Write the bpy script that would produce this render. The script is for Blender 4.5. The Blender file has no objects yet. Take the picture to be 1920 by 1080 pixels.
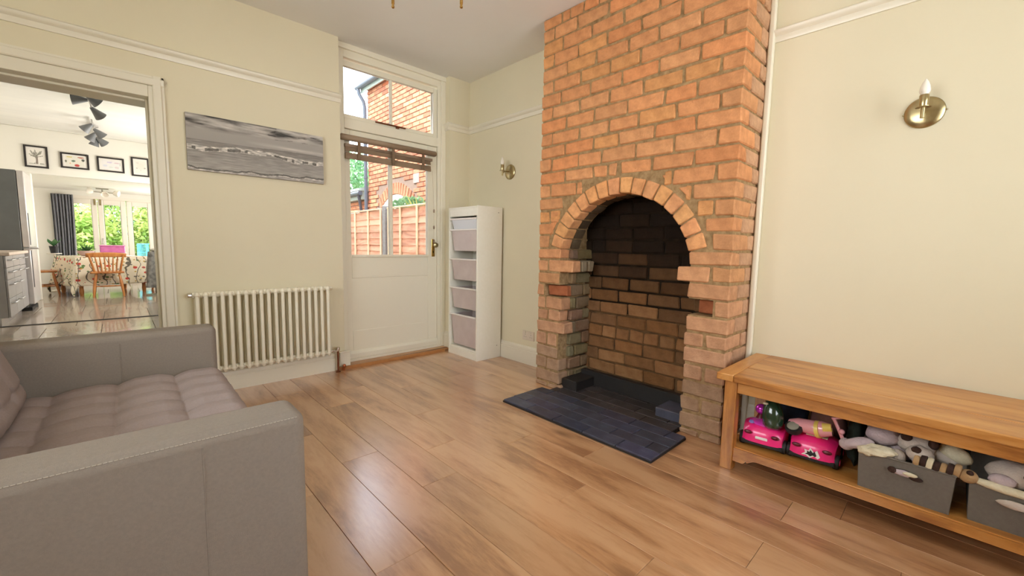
import bpy, bmesh, math, random
from mathutils import Vector, Matrix, noise as mnoise

C = bpy.context.scene.collection
SC = bpy.context.scene
RND = random.Random(7)
PI = math.pi

# ------------------------------------------------------------------ camera, sky, sun, daylight, exposure
cam_data = bpy.data.cameras.new('camera')
cam = bpy.data.objects.new('camera', cam_data); C.objects.link(cam)
cam_data.sensor_width = 36.0
cam_data.lens = 783.997 / 1920 * 36
cam_data.clip_start = 0.02
r_ = Vector((0.72912853, -0.68413892, 0.01804204))
u_ = Vector((0.0535807, 0.08334634, 0.99507914))
f_ = Vector((0.68227611, 0.72457389, -0.09742683))
mw = Matrix((r_, u_, -f_)).transposed().to_4x4()
mw.translation = Vector((0, 0, 1.0783))
cam.matrix_world = mw
SC.camera = cam

world = bpy.data.worlds.new('sky'); SC.world = world; world.use_nodes = True
wn = world.node_tree.nodes; wl = world.node_tree.links
bg = wn['Background']
SKY = 8.0
wtc = wn.new('ShaderNodeTexCoord'); wsep = wn.new('ShaderNodeSeparateXYZ'); wr = wn.new('ShaderNodeValToRGB')
wl.new(wtc.outputs['Generated'], wsep.inputs[0]); wl.new(wsep.outputs['Z'], wr.inputs[0])
wr.color_ramp.elements[0].position = 0.0; wr.color_ramp.elements[0].color = (0.86, 0.92, 1.0, 1)
wr.color_ramp.elements[1].position = 0.8; wr.color_ramp.elements[1].color = (0.62, 0.78, 1.0, 1)
wl.new(wr.outputs[0], bg.inputs['Color']); bg.inputs['Strength'].default_value = SKY

sun_d = bpy.data.lights.new('sun', 'SUN'); sun_d.energy = 6.0; sun_d.angle = 0.01; sun_d.color = (1.0, 0.93, 0.82)
sun = bpy.data.objects.new('sun', sun_d); C.objects.link(sun)
sun.rotation_euler = Vector((0.5, -0.55, -0.67)).to_track_quat('-Z', 'Y').to_euler()

def area(name, loc, direction, sx, sy, power, col):
    d = bpy.data.lights.new(name, 'AREA'); d.shape = 'RECTANGLE'; d.size = sx; d.size_y = sy
    d.energy = power; d.color = col
    o = bpy.data.objects.new(name, d); C.objects.link(o); o.location = loc
    o.rotation_euler = Vector(direction).to_track_quat('-Z', 'Y').to_euler()
    return o
# daylight of the big window behind the camera; the others are added fill lights
area('daylight_front_window', (1.40, -1.46, 1.60), (-0.05, 1, 0.15), 2.0, 1.6, 15, (1.0, 0.955, 0.80))
area('daylight_left_window', (-1.17, 1.40, 1.65), (1, 0.05, 0.15), 2.0, 1.15, 25, (1.0, 0.955, 0.80))
area('daylight_kitchen_window', (1.27, 9.3, 1.65), (-1, 0, 0.15), 2.4, 1.2, 98, (1.0, 0.97, 0.90))
area('daylight_dining_window', (1.27, 12.6, 1.35), (-1, 0, 0.1), 1.6, 1.2, 44, (1.0, 0.98, 0.94))

vs = SC.view_settings
vs.view_transform = 'Standard'; vs.look = 'None'; vs.exposure = 0.0; vs.gamma = 1.0; vs.use_curve_mapping = False
SC.cycles.max_bounces = 10; SC.cycles.diffuse_bounces = 5; SC.cycles.transparent_max_bounces = 12
SC.cycles.caustics_reflective = False; SC.cycles.caustics_refractive = False
SC.cycles.sample_clamp_indirect = 6.0

# ------------------------------------------------------------------ helpers
def lin(r, g, b):
    f = lambda c: (c / 255 / 12.92) if c / 255 <= 0.04045 else ((c / 255 + 0.055) / 1.055) ** 2.4
    return (f(r), f(g), f(b))

class MB:
    """collects shapes, builds them as ONE mesh object"""
    def __init__(s): s.v = []; s.f = []
    def add(s, vs_, fs):
        n = len(s.v); s.v += [tuple(p) for p in vs_]; s.f += [tuple(i + n for i in q) for q in fs]; return s
    def box(s, x0, x1, y0, y1, z0, z1):
        v = [(x0,y0,z0),(x1,y0,z0),(x1,y1,z0),(x0,y1,z0),(x0,y0,z1),(x1,y0,z1),(x1,y1,z1),(x0,y1,z1)]
        return s.add(v, [(0,3,2,1),(4,5,6,7),(0,1,5,4),(1,2,6,5),(2,3,7,6),(3,0,4,7)])
    def cbox(s, c, size, ch=0.004, rot=None, jit=0.0, rnd=None):
        hx, hy, hz = size[0]/2, size[1]/2, size[2]/2
        ch = min(ch, hx*0.8, hy*0.8, hz*0.8)
        V = []; idx = {}
        for sx in (-1,1):
            for sy in (-1,1):
                for sz in (-1,1):
                    j = [(rnd.uniform(-jit, jit) if rnd else 0.0) for _ in range(3)]
                    for k, p in enumerate(((hx,hy-ch,hz-ch),(hx-ch,hy,hz-ch),(hx-ch,hy-ch,hz))):
                        idx[(sx,sy,sz,k)] = len(V)
                        V.append(Vector((sx*p[0]+j[0], sy*p[1]+j[1], sz*p[2]+j[2])))
        F = []
        for sg in (-1,1):
            F.append([idx[(sg,a,b,0)] for a,b in ((-1,-1),(1,-1),(1,1),(-1,1))])
            F.append([idx[(a,sg,b,1)] for a,b in ((-1,-1),(1,-1),(1,1),(-1,1))])
            F.append([idx[(a,b,sg,2)] for a,b in ((-1,-1),(1,-1),(1,1),(-1,1))])
        for a in (-1,1):
            for b in (-1,1):
                F.append([idx[(a,b,-1,0)],idx[(a,b,-1,1)],idx[(a,b,1,1)],idx[(a,b,1,0)]])
                F.append([idx[(a,-1,b,0)],idx[(a,-1,b,2)],idx[(a,1,b,2)],idx[(a,1,b,0)]])
                F.append([idx[(-1,a,b,1)],idx[(-1,a,b,2)],idx[(1,a,b,2)],idx[(1,a,b,1)]])
                for c_ in (-1,1): F.append([idx[(a,b,c_,k)] for k in range(3)])
        G = []
        for q in F:
            n = (V[q[1]]-V[q[0]]).cross(V[q[2]]-V[q[1]]); m = sum((V[i] for i in q), Vector())
            G.append(q if n.dot(m) > 0 else q[::-1])
        R = rot if rot is not None else Matrix.Identity(3)
        return s.add([R @ p + Vector(c) for p in V], G)
    def tube(s, pts, r, n=10, cap=True):
        pts = [Vector(p) for p in pts]; m = len(pts)
        rs = r if isinstance(r, (list, tuple)) else [r]*m
        t0 = (pts[1]-pts[0]).normalized()
        a = Vector((0,0,1)) if abs(t0.z) < 0.9 else Vector((1,0,0))
        nn = (a - t0*a.dot(t0)).normalized(); V = []
        for i in range(m):
            t = (pts[min(i+1,m-1)]-pts[max(i-1,0)]).normalized()
            nn = (nn - t*nn.dot(t)).normalized(); b = t.cross(nn)
            for k in range(n):
                q = 2*PI*k/n; V.append(pts[i] + (nn*math.cos(q)+b*math.sin(q))*rs[i])
        F = [(i*n+k, i*n+(k+1)%n, (i+1)*n+(k+1)%n, (i+1)*n+k) for i in range(m-1) for k in range(n)]
        if cap: F += [tuple(range(n))[::-1], tuple((m-1)*n+k for k in range(n))]
        return s.add(V, F)
    def lathe(s, prof, n=20, loc=(0,0,0), axis=(0,0,1)):
        q = Vector((0,0,1)).rotation_difference(Vector(axis).normalized()).to_matrix()
        V = []; m = len(prof)
        for r, z in prof:
            for k in range(n):
                a = 2*PI*k/n; V.append(q @ Vector((max(r,1e-5)*math.cos(a), max(r,1e-5)*math.sin(a), z)) + Vector(loc))
        F = [(i*n+k, i*n+(k+1)%n, (i+1)*n+(k+1)%n, (i+1)*n+k) for i in range(m-1) for k in range(n)]
        F += [tuple(range(n))[::-1], tuple((m-1)*n+k for k in range(n))]
        return s.add(V, F)
    def ell(s, c, r, nu=14, nv=10, rot=None, wob=0.0, seed=0):
        V = []; R = rot if rot is not None else Matrix.Identity(3)
        for i in range(nv+1):
            th = PI*i/nv
            for k in range(nu):
                ph = 2*PI*k/nu
                p = Vector((math.sin(th)*math.cos(ph), math.sin(th)*math.sin(ph), math.cos(th)))
                w = 1 + (wob*mnoise.noise(p*2.2+Vector((seed*3.1,seed,0))) if wob else 0)
                V.append(R @ Vector((p.x*r[0]*w, p.y*r[1]*w, p.z*r[2]*w)) + Vector(c))
        F = [(i*nu+k, (i+1)*nu+k, (i+1)*nu+(k+1)%nu, i*nu+(k+1)%nu) for i in range(nv) for k in range(nu)]
        return s.add(V, F)
    def prism(s, poly, axis, a, b):
        """poly: 2D outline; axis x: (y,z), y: (x,z), z: (x,y)"""
        mk = {'x': lambda p,t: (t,p[0],p[1]), 'y': lambda p,t: (p[0],t,p[1]), 'z': lambda p,t: (p[0],p[1],t)}[axis]
        n = len(poly)
        V = [mk(p,a) for p in poly] + [mk(p,b) for p in poly]
        F = [tuple(range(n)), tuple(range(2*n-1, n-1, -1))] + [(i,(i+1)%n,n+(i+1)%n,n+i) for i in range(n)]
        return s.add(V, F)
    def grid(s, fn, nu, nv):
        V = [fn(i/nu, j/nv) for j in range(nv+1) for i in range(nu+1)]
        F = [(j*(nu+1)+i, j*(nu+1)+i+1, (j+1)*(nu+1)+i+1, (j+1)*(nu+1)+i) for j in range(nv) for i in range(nu)]
        return s.add(V, F)
    def build(s, name, m, parent=None, smooth=None, loc=None, recalc=True, world=False):
        me = bpy.data.meshes.new(name)
        V = s.v
        if loc is not None and not world: pass
        me.from_pydata(V, [], s.f)
        if recalc:
            bm = bmesh.new(); bm.from_mesh(me)
            bmesh.ops.remove_doubles(bm, verts=bm.verts, dist=1e-6)
            bmesh.ops.recalc_face_normals(bm, faces=bm.faces); bm.to_mesh(me); bm.free()
        if smooth is not None:
            me.shade_smooth(); me.set_sharp_from_angle(angle=math.radians(smooth))
        me.materials.append(m)
        o = bpy.data.objects.new(name, me); C.objects.link(o)
        if parent is not None: o.parent = parent
        if loc is not None: o.location = loc
        return o

def bev(o, w=0.004, seg=2):
    b = o.modifiers.new('bevel', 'BEVEL'); b.width = w; b.segments = seg; b.limit_method = 'ANGLE'; b.angle_limit = 0.6
    o.data.shade_smooth(); o.data.set_sharp_from_angle(angle=math.radians(50)); return o

def tag(o, label, cat=None, group=None, kind=None):
    o['label'] = label
    if cat: o['category'] = cat
    if group: o['group'] = group
    if kind: o['kind'] = kind
    return o
def thing(name, label, cat, loc=(0,0,0), rz=0.0, group=None):
    o = bpy.data.objects.new(name, None); C.objects.link(o); o.location = loc; o.rotation_euler = (0,0,rz)
    o.empty_display_size = 0.1
    return tag(o, label, cat, group)
def struct(o, label=None):
    o['kind'] = 'structure'
    if label: o['label'] = label
    return o
def copy_tree(o, parent=None):
    c = o.copy(); C.objects.link(c)
    if parent is not None: c.parent = parent
    for ch in list(o.children): copy_tree(ch, c)
    return c
def RX(a): return Matrix.Rotation(a, 3, 'X')
def RY(a): return Matrix.Rotation(a, 3, 'Y')
def RZ(a): return Matrix.Rotation(a, 3, 'Z')

# ------------------------------------------------------------------ materials
def base(name):
    m = bpy.data.materials.new(name); m.use_nodes = True
    nt = m.node_tree; return m, nt, nt.nodes['Principled BSDF']
def N(nt, t, **k):
    n = nt.nodes.new(t)
    for a, b in k.items():
        if a.startswith('i_'): n.inputs[a[2:].replace('_', ' ')].default_value = b
        else: setattr(n, a, b)
    return n
def rgba(c): return (c[0], c[1], c[2], 1)
def pm(name, col, col2=None, scale=6.0, rough=0.55, metal=0.0, bump=0.0, bscale=80.0, coat=0.0, spec=0.5, objcol=False, var=0.0, stretch=None, coords='Object'):
    m, nt, b = base(name); L = nt.links
    tc = N(nt, 'ShaderNodeTexCoord'); mp = N(nt, 'ShaderNodeMapping'); L.new(tc.outputs[coords], mp.inputs[0])
    if stretch: mp.inputs['Scale'].default_value = stretch
    nz = N(nt, 'ShaderNodeTexNoise', i_Scale=scale, i_Detail=5.0, i_Roughness=0.6); L.new(mp.outputs[0], nz.inputs['Vector'])
    rp = N(nt, 'ShaderNodeValToRGB'); L.new(nz.outputs['Fac'], rp.inputs[0])
    rp.color_ramp.elements[0].position = 0.3; rp.color_ramp.elements[1].position = 0.7
    rp.color_ramp.elements[0].color = rgba(col2 if col2 else col); rp.color_ramp.elements[1].color = rgba(col)
    out = rp.outputs[0]
    if objcol:
        oi = N(nt, 'ShaderNodeObjectInfo'); mx = N(nt, 'ShaderNodeMix', data_type='RGBA', blend_type='MULTIPLY'); mx.inputs[0].default_value = 1
        L.new(out, mx.inputs[6]); L.new(oi.outputs['Color'], mx.inputs[7]); out = mx.outputs[2]
    if var:
        oi = N(nt, 'ShaderNodeObjectInfo'); hs = N(nt, 'ShaderNodeHueSaturation')
        mr = N(nt, 'ShaderNodeMapRange'); mr.inputs[3].default_value = 1-var; mr.inputs[4].default_value = 1+var
        L.new(oi.outputs['Random'], mr.inputs[0]); L.new(mr.outputs[0], hs.inputs['Value']); L.new(out, hs.inputs['Color']); out = hs.outputs[0]
    L.new(out, b.inputs['Base Color'])
    b.inputs['Roughness'].default_value = rough; b.inputs['Metallic'].default_value = metal
    b.inputs['Coat Weight'].default_value = coat; b.inputs['Specular IOR Level'].default_value = spec
    if bump:
        n2 = N(nt, 'ShaderNodeTexNoise', i_Scale=bscale, i_Detail=4.0); L.new(mp.outputs[0], n2.inputs['Vector'])
        bp = N(nt, 'ShaderNodeBump', i_Strength=bump, i_Distance=0.004); L.new(n2.outputs['Fac'], bp.inputs['Height']); L.new(bp.outputs[0], b.inputs['Normal'])
    return m

def wood(name, light, mid, dark, axis='Y', rough=0.38, coat=0.0, knots=True, scale=1.0, var=0.10, bump=0.08, spec=0.5, ring=0.10, fine=0.26):
    """grain runs along the object's own axis; every plank takes its own place in the pattern"""
    m, nt, b = base(name); L = nt.links
    tc = N(nt, 'ShaderNodeTexCoord'); oi = N(nt, 'ShaderNodeObjectInfo')
    cmb = N(nt, 'ShaderNodeCombineXYZ')
    for k, mul in enumerate((17.0, 43.0, 71.0)):
        mt = N(nt, 'ShaderNodeMath', operation='MULTIPLY'); mt.inputs[1].default_value = mul
        L.new(oi.outputs['Random'], mt.inputs[0]); L.new(mt.outputs[0], cmb.inputs[k])
    ad = N(nt, 'ShaderNodeVectorMath', operation='ADD'); L.new(tc.outputs['Object'], ad.inputs[0]); L.new(cmb.outputs[0], ad.inputs[1])
    st = {'X': (0.16,1,1), 'Y': (1,0.16,1), 'Z': (1,1,0.16)}[axis]
    mp = N(nt, 'ShaderNodeMapping'); mp.inputs['Scale'].default_value = tuple(q*scale for q in st); L.new(ad.outputs[0], mp.inputs[0])
    warp = N(nt, 'ShaderNodeTexNoise', i_Scale=3.2, i_Detail=3.0); L.new(mp.outputs[0], warp.inputs['Vector'])
    n1 = N(nt, 'ShaderNodeTexNoise', i_Scale=7.0, i_Detail=6.0, i_Roughness=0.62, i_Distortion=1.2); L.new(mp.outputs[0], n1.inputs['Vector'])
    n2 = N(nt, 'ShaderNodeTexNoise', i_Scale=70.0, i_Detail=3.0, i_Roughness=0.7); L.new(mp.outputs[0], n2.inputs['Vector'])
    mr = N(nt, 'ShaderNodeMath', operation='MULTIPLY'); mr.inputs[1].default_value = 26.0; L.new(warp.outputs['Fac'], mr.inputs[0])
    sn = N(nt, 'ShaderNodeMath', operation='SINE'); L.new(mr.outputs[0], sn.inputs[0])
    m1 = N(nt, 'ShaderNodeMath', operation='MULTIPLY_ADD'); m1.inputs[1].default_value = ring; L.new(sn.outputs[0], m1.inputs[0]); L.new(n1.outputs['Fac'], m1.inputs[2])
    m2 = N(nt, 'ShaderNodeMath', operation='MULTIPLY_ADD'); m2.inputs[1].default_value = fine; L.new(n2.outputs['Fac'], m2.inputs[0]); L.new(m1.outputs[0], m2.inputs[2])
    m3 = N(nt, 'ShaderNodeMath', operation='SUBTRACT'); m3.inputs[1].default_value = fine/2; L.new(m2.outputs[0], m3.inputs[0])
    rp = N(nt, 'ShaderNodeValToRGB'); L.new(m3.outputs[0], rp.inputs[0])
    e = rp.color_ramp.elements; e[0].position = 0.28; e[0].color = rgba(dark); e[1].position = 0.66; e[1].color = rgba(light)
    k = rp.color_ramp.elements.new(0.45); k.color = rgba(mid)
    out = rp.outputs[0]
    if knots:
        mp2 = N(nt, 'ShaderNodeMapping'); s2 = {'X': (0.5,1.3,1), 'Y': (1.3,0.5,1), 'Z': (1.3,1,0.5)}[axis]; mp2.inputs['Scale'].default_value = s2
        L.new(ad.outputs[0], mp2.inputs[0])
        vo = N(nt, 'ShaderNodeTexVoronoi', i_Scale=3.1); L.new(mp2.outputs[0], vo.inputs['Vector'])
        kr = N(nt, 'ShaderNodeValToRGB'); L.new(vo.outputs['Distance'], kr.inputs[0])
        kr.color_ramp.elements[0].position = 0.03; kr.color_ramp.elements[0].color = (0.75,0.75,0.75,1)
        kr.color_ramp.elements[1].position = 0.16; kr.color_ramp.elements[1].color = (0,0,0,1)
        mx = N(nt, 'ShaderNodeMix', data_type='RGBA'); L.new(kr.outputs[0], mx.inputs[0]); L.new(out, mx.inputs[6]); mx.inputs[7].default_value = rgba([q*0.55 for q in dark]); out = mx.outputs[2]
    hs = N(nt, 'ShaderNodeHueSaturation'); mr2 = N(nt, 'ShaderNodeMapRange'); mr2.inputs[3].default_value = 1-var; mr2.inputs[4].default_value = 1+var
    L.new(oi.outputs['Random'], mr2.inputs[0]); L.new(mr2.outputs[0], hs.inputs['Value']); L.new(out, hs.inputs['Color'])
    L.new(hs.outputs[0], b.inputs['Base Color'])
    b.inputs['Roughness'].default_value = rough; b.inputs['Coat Weight'].default_value = coat; b.inputs['Coat Roughness'].default_value = 0.24; b.inputs['Coat IOR'].default_value = 1.9
    b.inputs['Specular IOR Level'].default_value = spec
    bp = N(nt, 'ShaderNodeBump', i_Strength=bump, i_Distance=0.002); L.new(n2.outputs['Fac'], bp.inputs['Height']); L.new(bp.outputs[0], b.inputs['Normal'])
    return m

def brick_mat(name):
    """clay brick: own colour of the object, mottled and pitted"""
    m, nt, b = base(name); L = nt.links
    tc = N(nt, 'ShaderNodeTexCoord'); oi = N(nt, 'ShaderNodeObjectInfo')
    n1 = N(nt, 'ShaderNodeTexNoise', i_Scale=14.0, i_Detail=5.0, i_Roughness=0.65); L.new(tc.outputs['Object'], n1.inputs['Vector'])
    rp = N(nt, 'ShaderNodeValToRGB'); L.new(n1.outputs['Fac'], rp.inputs[0])
    rp.color_ramp.elements[0].position = 0.32; rp.color_ramp.elements[0].color = (0.78,0.73,0.69,1)
    rp.color_ramp.elements[1].position = 0.62; rp.color_ramp.elements[1].color = (1.08,1.06,1.04,1)
    mx = N(nt, 'ShaderNodeMix', data_type='RGBA', blend_type='MULTIPLY'); mx.inputs[0].default_value = 1
    L.new(oi.outputs['Color'], mx.inputs[6]); L.new(rp.outputs[0], mx.inputs[7])
    n3 = N(nt, 'ShaderNodeTexNoise', i_Scale=60.0, i_Detail=3.0); L.new(tc.outputs['Object'], n3.inputs['Vector'])
    r3 = N(nt, 'ShaderNodeValToRGB'); L.new(n3.outputs['Fac'], r3.inputs[0])
    r3.color_ramp.elements[0].position = 0.66; r3.color_ramp.elements[0].color = (0,0,0,1); r3.color_ramp.elements[1].position = 0.80; r3.color_ramp.elements[1].color = (0.5,0.5,0.5,1)
    m2 = N(nt, 'ShaderNodeMix', data_type='RGBA'); L.new(r3.outputs[0], m2.inputs[0]); L.new(mx.outputs[2], m2.inputs[6])
    mm = N(nt, 'ShaderNodeMix', data_type='RGBA', blend_type='MULTIPLY'); mm.inputs[0].default_value = 1; L.new(oi.outputs['Color'], mm.inputs[6]); mm.inputs[7].default_value = (0.5,0.42,0.38,1)
    L.new(mm.outputs[2], m2.inputs[7])
    L.new(m2.outputs[2], b.inputs['Base Color']); b.inputs['Roughness'].default_value = 0.88; b.inputs['Specular IOR Level'].default_value = 0.25
    n2 = N(nt, 'ShaderNodeTexNoise', i_Scale=45.0, i_Detail=6.0, i_Roughness=0.7); L.new(tc.outputs['Object'], n2.inputs['Vector'])
    bp = N(nt, 'ShaderNodeBump', i_Strength=0.8, i_Distance=0.009); L.new(n2.outputs['Fac'], bp.inputs['Height']); L.new(bp.outputs[0], b.inputs['Normal'])
    return m

def vcol_mat(name, rough=0.6, attr='paint', bump=0.0):
    m, nt, b = base(name)
    a = N(nt, 'ShaderNodeAttribute', attribute_name=attr); nt.links.new(a.outputs['Color'], b.inputs['Base Color'])
    b.inputs['Roughness'].default_value = rough
    return m
def glass_mat(name, tint=(1,1,1), refl=0.06):
    m, nt, b = base(name); L = nt.links; nt.nodes.remove(b); out = nt.nodes['Material Output']
    t = N(nt, 'ShaderNodeBsdfTransparent'); t.inputs[0].default_value = rgba(tint)
    g = N(nt, 'ShaderNodeBsdfGlossy'); g.inputs['Roughness'].default_value = 0.02
    fr = N(nt, 'ShaderNodeFresnel', i_IOR=1.45); mx = N(nt, 'ShaderNodeMixShader'); L.new(fr.outputs[0], mx.inputs[0])
    L.new(t.outputs[0], mx.inputs[1]); L.new(g.outputs[0], mx.inputs[2]); L.new(mx.outputs[0], out.inputs[0]); return m
def leaf_mat(name, a, c):
    m, nt, b = base(name); L = nt.links; nt.nodes.remove(b); out = nt.nodes['Material Output']
    tc = N(nt, 'ShaderNodeTexCoord'); nz = N(nt, 'ShaderNodeTexNoise', i_Scale=1.7, i_Detail=6.0); L.new(tc.outputs['Object'], nz.inputs['Vector'])
    rp = N(nt, 'ShaderNodeValToRGB'); L.new(nz.outputs['Fac'], rp.inputs[0]); rp.color_ramp.elements[0].position = 0.4; rp.color_ramp.elements[1].position = 0.62
    rp.color_ramp.elements[0].color = rgba(a); rp.color_ramp.elements[1].color = rgba(c)
    d = N(nt, 'ShaderNodeBsdfDiffuse'); t = N(nt, 'ShaderNodeBsdfTranslucent'); mx = N(nt, 'ShaderNodeMixShader'); mx.inputs[0].default_value = 0.45
    L.new(rp.outputs[0], d.inputs[0]); L.new(rp.outputs[0], t.inputs[0]); L.new(d.outputs[0], mx.inputs[1]); L.new(t.outputs[0], mx.inputs[2]); L.new(mx.outputs[0], out.inputs[0]); return m

M = {}
M['wall'] = pm('cream_wall_paint', (0.72,0.655,0.475), (0.705,0.64,0.46), scale=2.5, rough=0.75, bump=0.05, bscale=120, spec=0.3)
M['ceiling'] = pm('white_ceiling_paint', (0.80,0.775,0.72), (0.78,0.755,0.70), scale=2, rough=0.8, bump=0.03, spec=0.3)
M['trim'] = pm('cream_gloss_trim', (0.74,0.69,0.555), None, rough=0.32)
M['white'] = pm('white_paint', (0.80,0.75,0.60), None, rough=0.35)
M['whitewood'] = pm('white_foil_board', (0.86,0.83,0.72), (0.83,0.80,0.68), scale=40, rough=0.4)
M['kwall'] = pm('white_kitchen_wall', (0.83,0.80,0.72), (0.81,0.78,0.70), scale=2, rough=0.7)
M['kceil'] = pm('white_kitchen_ceiling', (0.84,0.82,0.76), (0.72,0.71,0.67), scale=0.9, rough=0.4, stretch=(0.5,2.2,1))
M['plank'] = wood('oak_laminate', lin(196,150,108), lin(181,132,90), lin(152,105,69), 'Y', rough=0.32, coat=1.0, var=0.10, bump=0.14, ring=0.13, fine=0.42)
M['groove'] = pm('dark_floor_base', lin(70,45,28), None, rough=0.8)
M['oak'] = wood('oak_furniture', lin(202,144,78), lin(184,122,56), lin(144,88,36), 'Y', rough=0.35, coat=0.2, knots=False, var=0.06, scale=1.3)
M['oakz'] = wood('oak_furniture_upright', lin(202,144,78), lin(184,122,56), lin(144,88,36), 'Z', rough=0.35, coat=0.2, knots=False, var=0.06, scale=1.3)
M['oakx'] = wood('oak_furniture_cross', lin(202,144,78), lin(184,122,56), lin(144,88,36), 'X', rough=0.35, coat=0.2, knots=False, var=0.06, scale=1.3)
M['pine'] = wood('honey_pine', lin(206,140,76), lin(186,116,56), lin(150,86,38), 'Z', rough=0.4, coat=0.2, knots=False, var=0.05)
M['brick'] = brick_mat('clay_brick')
M['mortar'] = pm('lime_mortar', lin(176,146,106), lin(128,102,70), scale=30, rough=0.95, bump=0.9, bscale=60, spec=0.1)
M['soot'] = pm('sooty_mortar', lin(44,34,24), lin(22,17,13), scale=16, rough=0.95, bump=0.8, bscale=50, spec=0.1)  # soot and some of the cavity's shade in one colour
M['slate'] = pm('black_painted_brick', lin(66,68,80), lin(46,45,52), scale=9, rough=0.42, bump=0.25, bscale=30, objcol=True)
_nt = M['slate'].node_tree; _b = _nt.nodes['Principled BSDF']; _src = _b.inputs['Base Color'].links[0].from_socket
_n = N(_nt, 'ShaderNodeTexNoise', i_Scale=13.0, i_Detail=6.0, i_Roughness=0.7); _t = N(_nt, 'ShaderNodeTexCoord'); _nt.links.new(_t.outputs['Object'], _n.inputs['Vector'])
_r = N(_nt, 'ShaderNodeValToRGB'); _nt.links.new(_n.outputs['Fac'], _r.inputs[0]); _r.color_ramp.elements[0].position = .60; _r.color_ramp.elements[0].color = (0,0,0,1); _r.color_ramp.elements[1].position = .72; _r.color_ramp.elements[1].color = (.55,.55,.55,1)
_m = N(_nt, 'ShaderNodeMix', data_type='RGBA'); _nt.links.new(_r.outputs[0], _m.inputs[0]); _nt.links.new(_src, _m.inputs[6]); _m.inputs[7].default_value = rgba(lin(122,120,124)); _nt.links.new(_m.outputs[2], _b.inputs['Base Color'])
M['black'] = pm('black_board', lin(34,30,28), lin(24,21,20), scale=10, rough=0.6)
M['sofa'] = pm('grey_taupe_wool', lin(140,129,117), lin(133,122,111), scale=160, rough=0.95, bump=0.25, bscale=500, spec=0.15)
M['seatfab'] = pm('grey_mauve_wool', lin(158,143,138), lin(150,135,130), scale=160, rough=0.95, bump=0.25, bscale=500, spec=0.15)
M['thread'] = pm('pale_stitching', lin(172,160,144), None, rough=0.9)
M['radiator'] = pm('cream_enamel', (0.82,0.77,0.62), None, rough=0.25, coat=0.3)
M['chrome'] = pm('chrome', (0.7,0.68,0.64), None, rough=0.18, metal=1)
M['copper'] = pm('old_copper_pipe', lin(140,80,46), lin(100,54,30), scale=30, rough=0.45, metal=0.6)
M['brass'] = pm('antique_brass', lin(188,172,132), lin(172,156,116), scale=30, rough=0.28, metal=1)
M['gold'] = pm('polished_brass', lin(196,158,92), None, rough=0.16, metal=1)
M['bulb'] = pm('frosted_bulb', (0.85,0.80,0.70), None, rough=0.25)
M['blind'] = wood('brown_blind_wood', lin(150,128,104), lin(132,110,88), lin(112,92,72), 'X', rough=0.5, knots=False, var=0.04)
M['cord'] = pm('beige_cord', lin(190,172,140), None, rough=0.8)
M['glass'] = glass_mat('window_glass')
M['bin'] = pm('frosted_white_plastic', lin(206,192,186), lin(196,180,175), scale=9, rough=0.35)
M['binlid'] = pm('white_plastic', lin(236,230,224), None, rough=0.3)
M['socket'] = pm('socket_plastic', lin(214,200,180), None, rough=0.4)
M['grey'] = pm('grey_felt', lin(112,104,94), lin(104,96,86), scale=80, rough=0.95, bump=0.2, bscale=300)
M['pink'] = pm('hot_pink_plastic', lin(240,40,122), None, rough=0.28, coat=0.4)
M['magenta'] = pm('magenta_plastic', lin(214,60,176), None, rough=0.2, coat=0.6)
M['maroon'] = pm('dark_red_plastic', lin(96,8,30), None, rough=0.3)
M['lilac'] = pm('lilac_sticker', lin(160,150,226), None, rough=0.4)
M['paper'] = pm('white_sticker', lin(236,226,222), None, rough=0.5)
M['ink'] = pm('black_print', lin(24,20,22), None, rough=0.5)
M['green'] = pm('dark_green_plastic', lin(38,66,46), lin(30,54,38), rough=0.12, coat=0.8)
M['cream'] = pm('cream_plush', lin(226,214,184), lin(206,194,162), scale=40, rough=0.95, bump=0.6, bscale=140)
M['mauve'] = pm('lavender_plush', lin(196,178,178), lin(180,162,164), scale=40, rough=0.95, bump=0.6, bscale=160)
M['whiteplush'] = pm('off_white_plush', lin(204,190,176), lin(186,172,160), scale=30, rough=0.95, bump=0.6, bscale=160)
M['brown'] = pm('dark_brown_plush', lin(62,38,28), lin(48,28,20), scale=30, rough=0.95, bump=0.5, bscale=160)
M['tan'] = pm('tan_plush', lin(182,148,104), lin(166,132,92), scale=30, rough=0.95, bump=0.5, bscale=160)
M['navy'] = pm('dark_blue_plush', lin(40,56,78), lin(28,40,58), scale=30, rough=0.9)
M['dgreen'] = pm('dark_green_cloth', lin(34,44,34), lin(24,32,24), scale=20, rough=0.95)
M['palepink'] = pm('pale_pink_plastic', lin(228,158,162), None, rough=0.2, coat=0.5)
M['yellow'] = pm('yellow_plastic', lin(226,196,96), None, rough=0.3)
M['rubber'] = pm('black_rubber', lin(30,28,28), None, rough=0.6)
M['hub'] = pm('grey_plastic_hub', lin(150,146,130), None, rough=0.4)
M['tile'] = pm('kitchen_floor_tile', lin(176,160,142), lin(140,126,112), scale=3, rough=0.16, var=0.07, coat=0.3)
M['grout'] = pm('tile_grout', lin(110,98,86), None, rough=0.8)
M['steel'] = pm('brushed_steel', lin(196,194,192), None, rough=0.3, metal=0.9)
M['fridge'] = pm('dark_grey_fridge_side', lin(96,98,96), lin(88,90,88), scale=5, rough=0.4)
M['fridgedoor'] = pm('pale_silver_fridge_door', lin(206,200,196), lin(190,184,180), scale=4, rough=0.3, metal=0.3)
M['unit'] = pm('grey_kitchen_front', lin(156,152,148), lin(146,142,138), scale=4, rough=0.3)
M['worktop'] = pm('pale_stone_worktop', lin(214,196,178), lin(190,170,152), scale=40, rough=0.3)
M['curtain'] = pm('charcoal_curtain', lin(126,126,132), lin(116,116,122), scale=30, rough=0.9)
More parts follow.
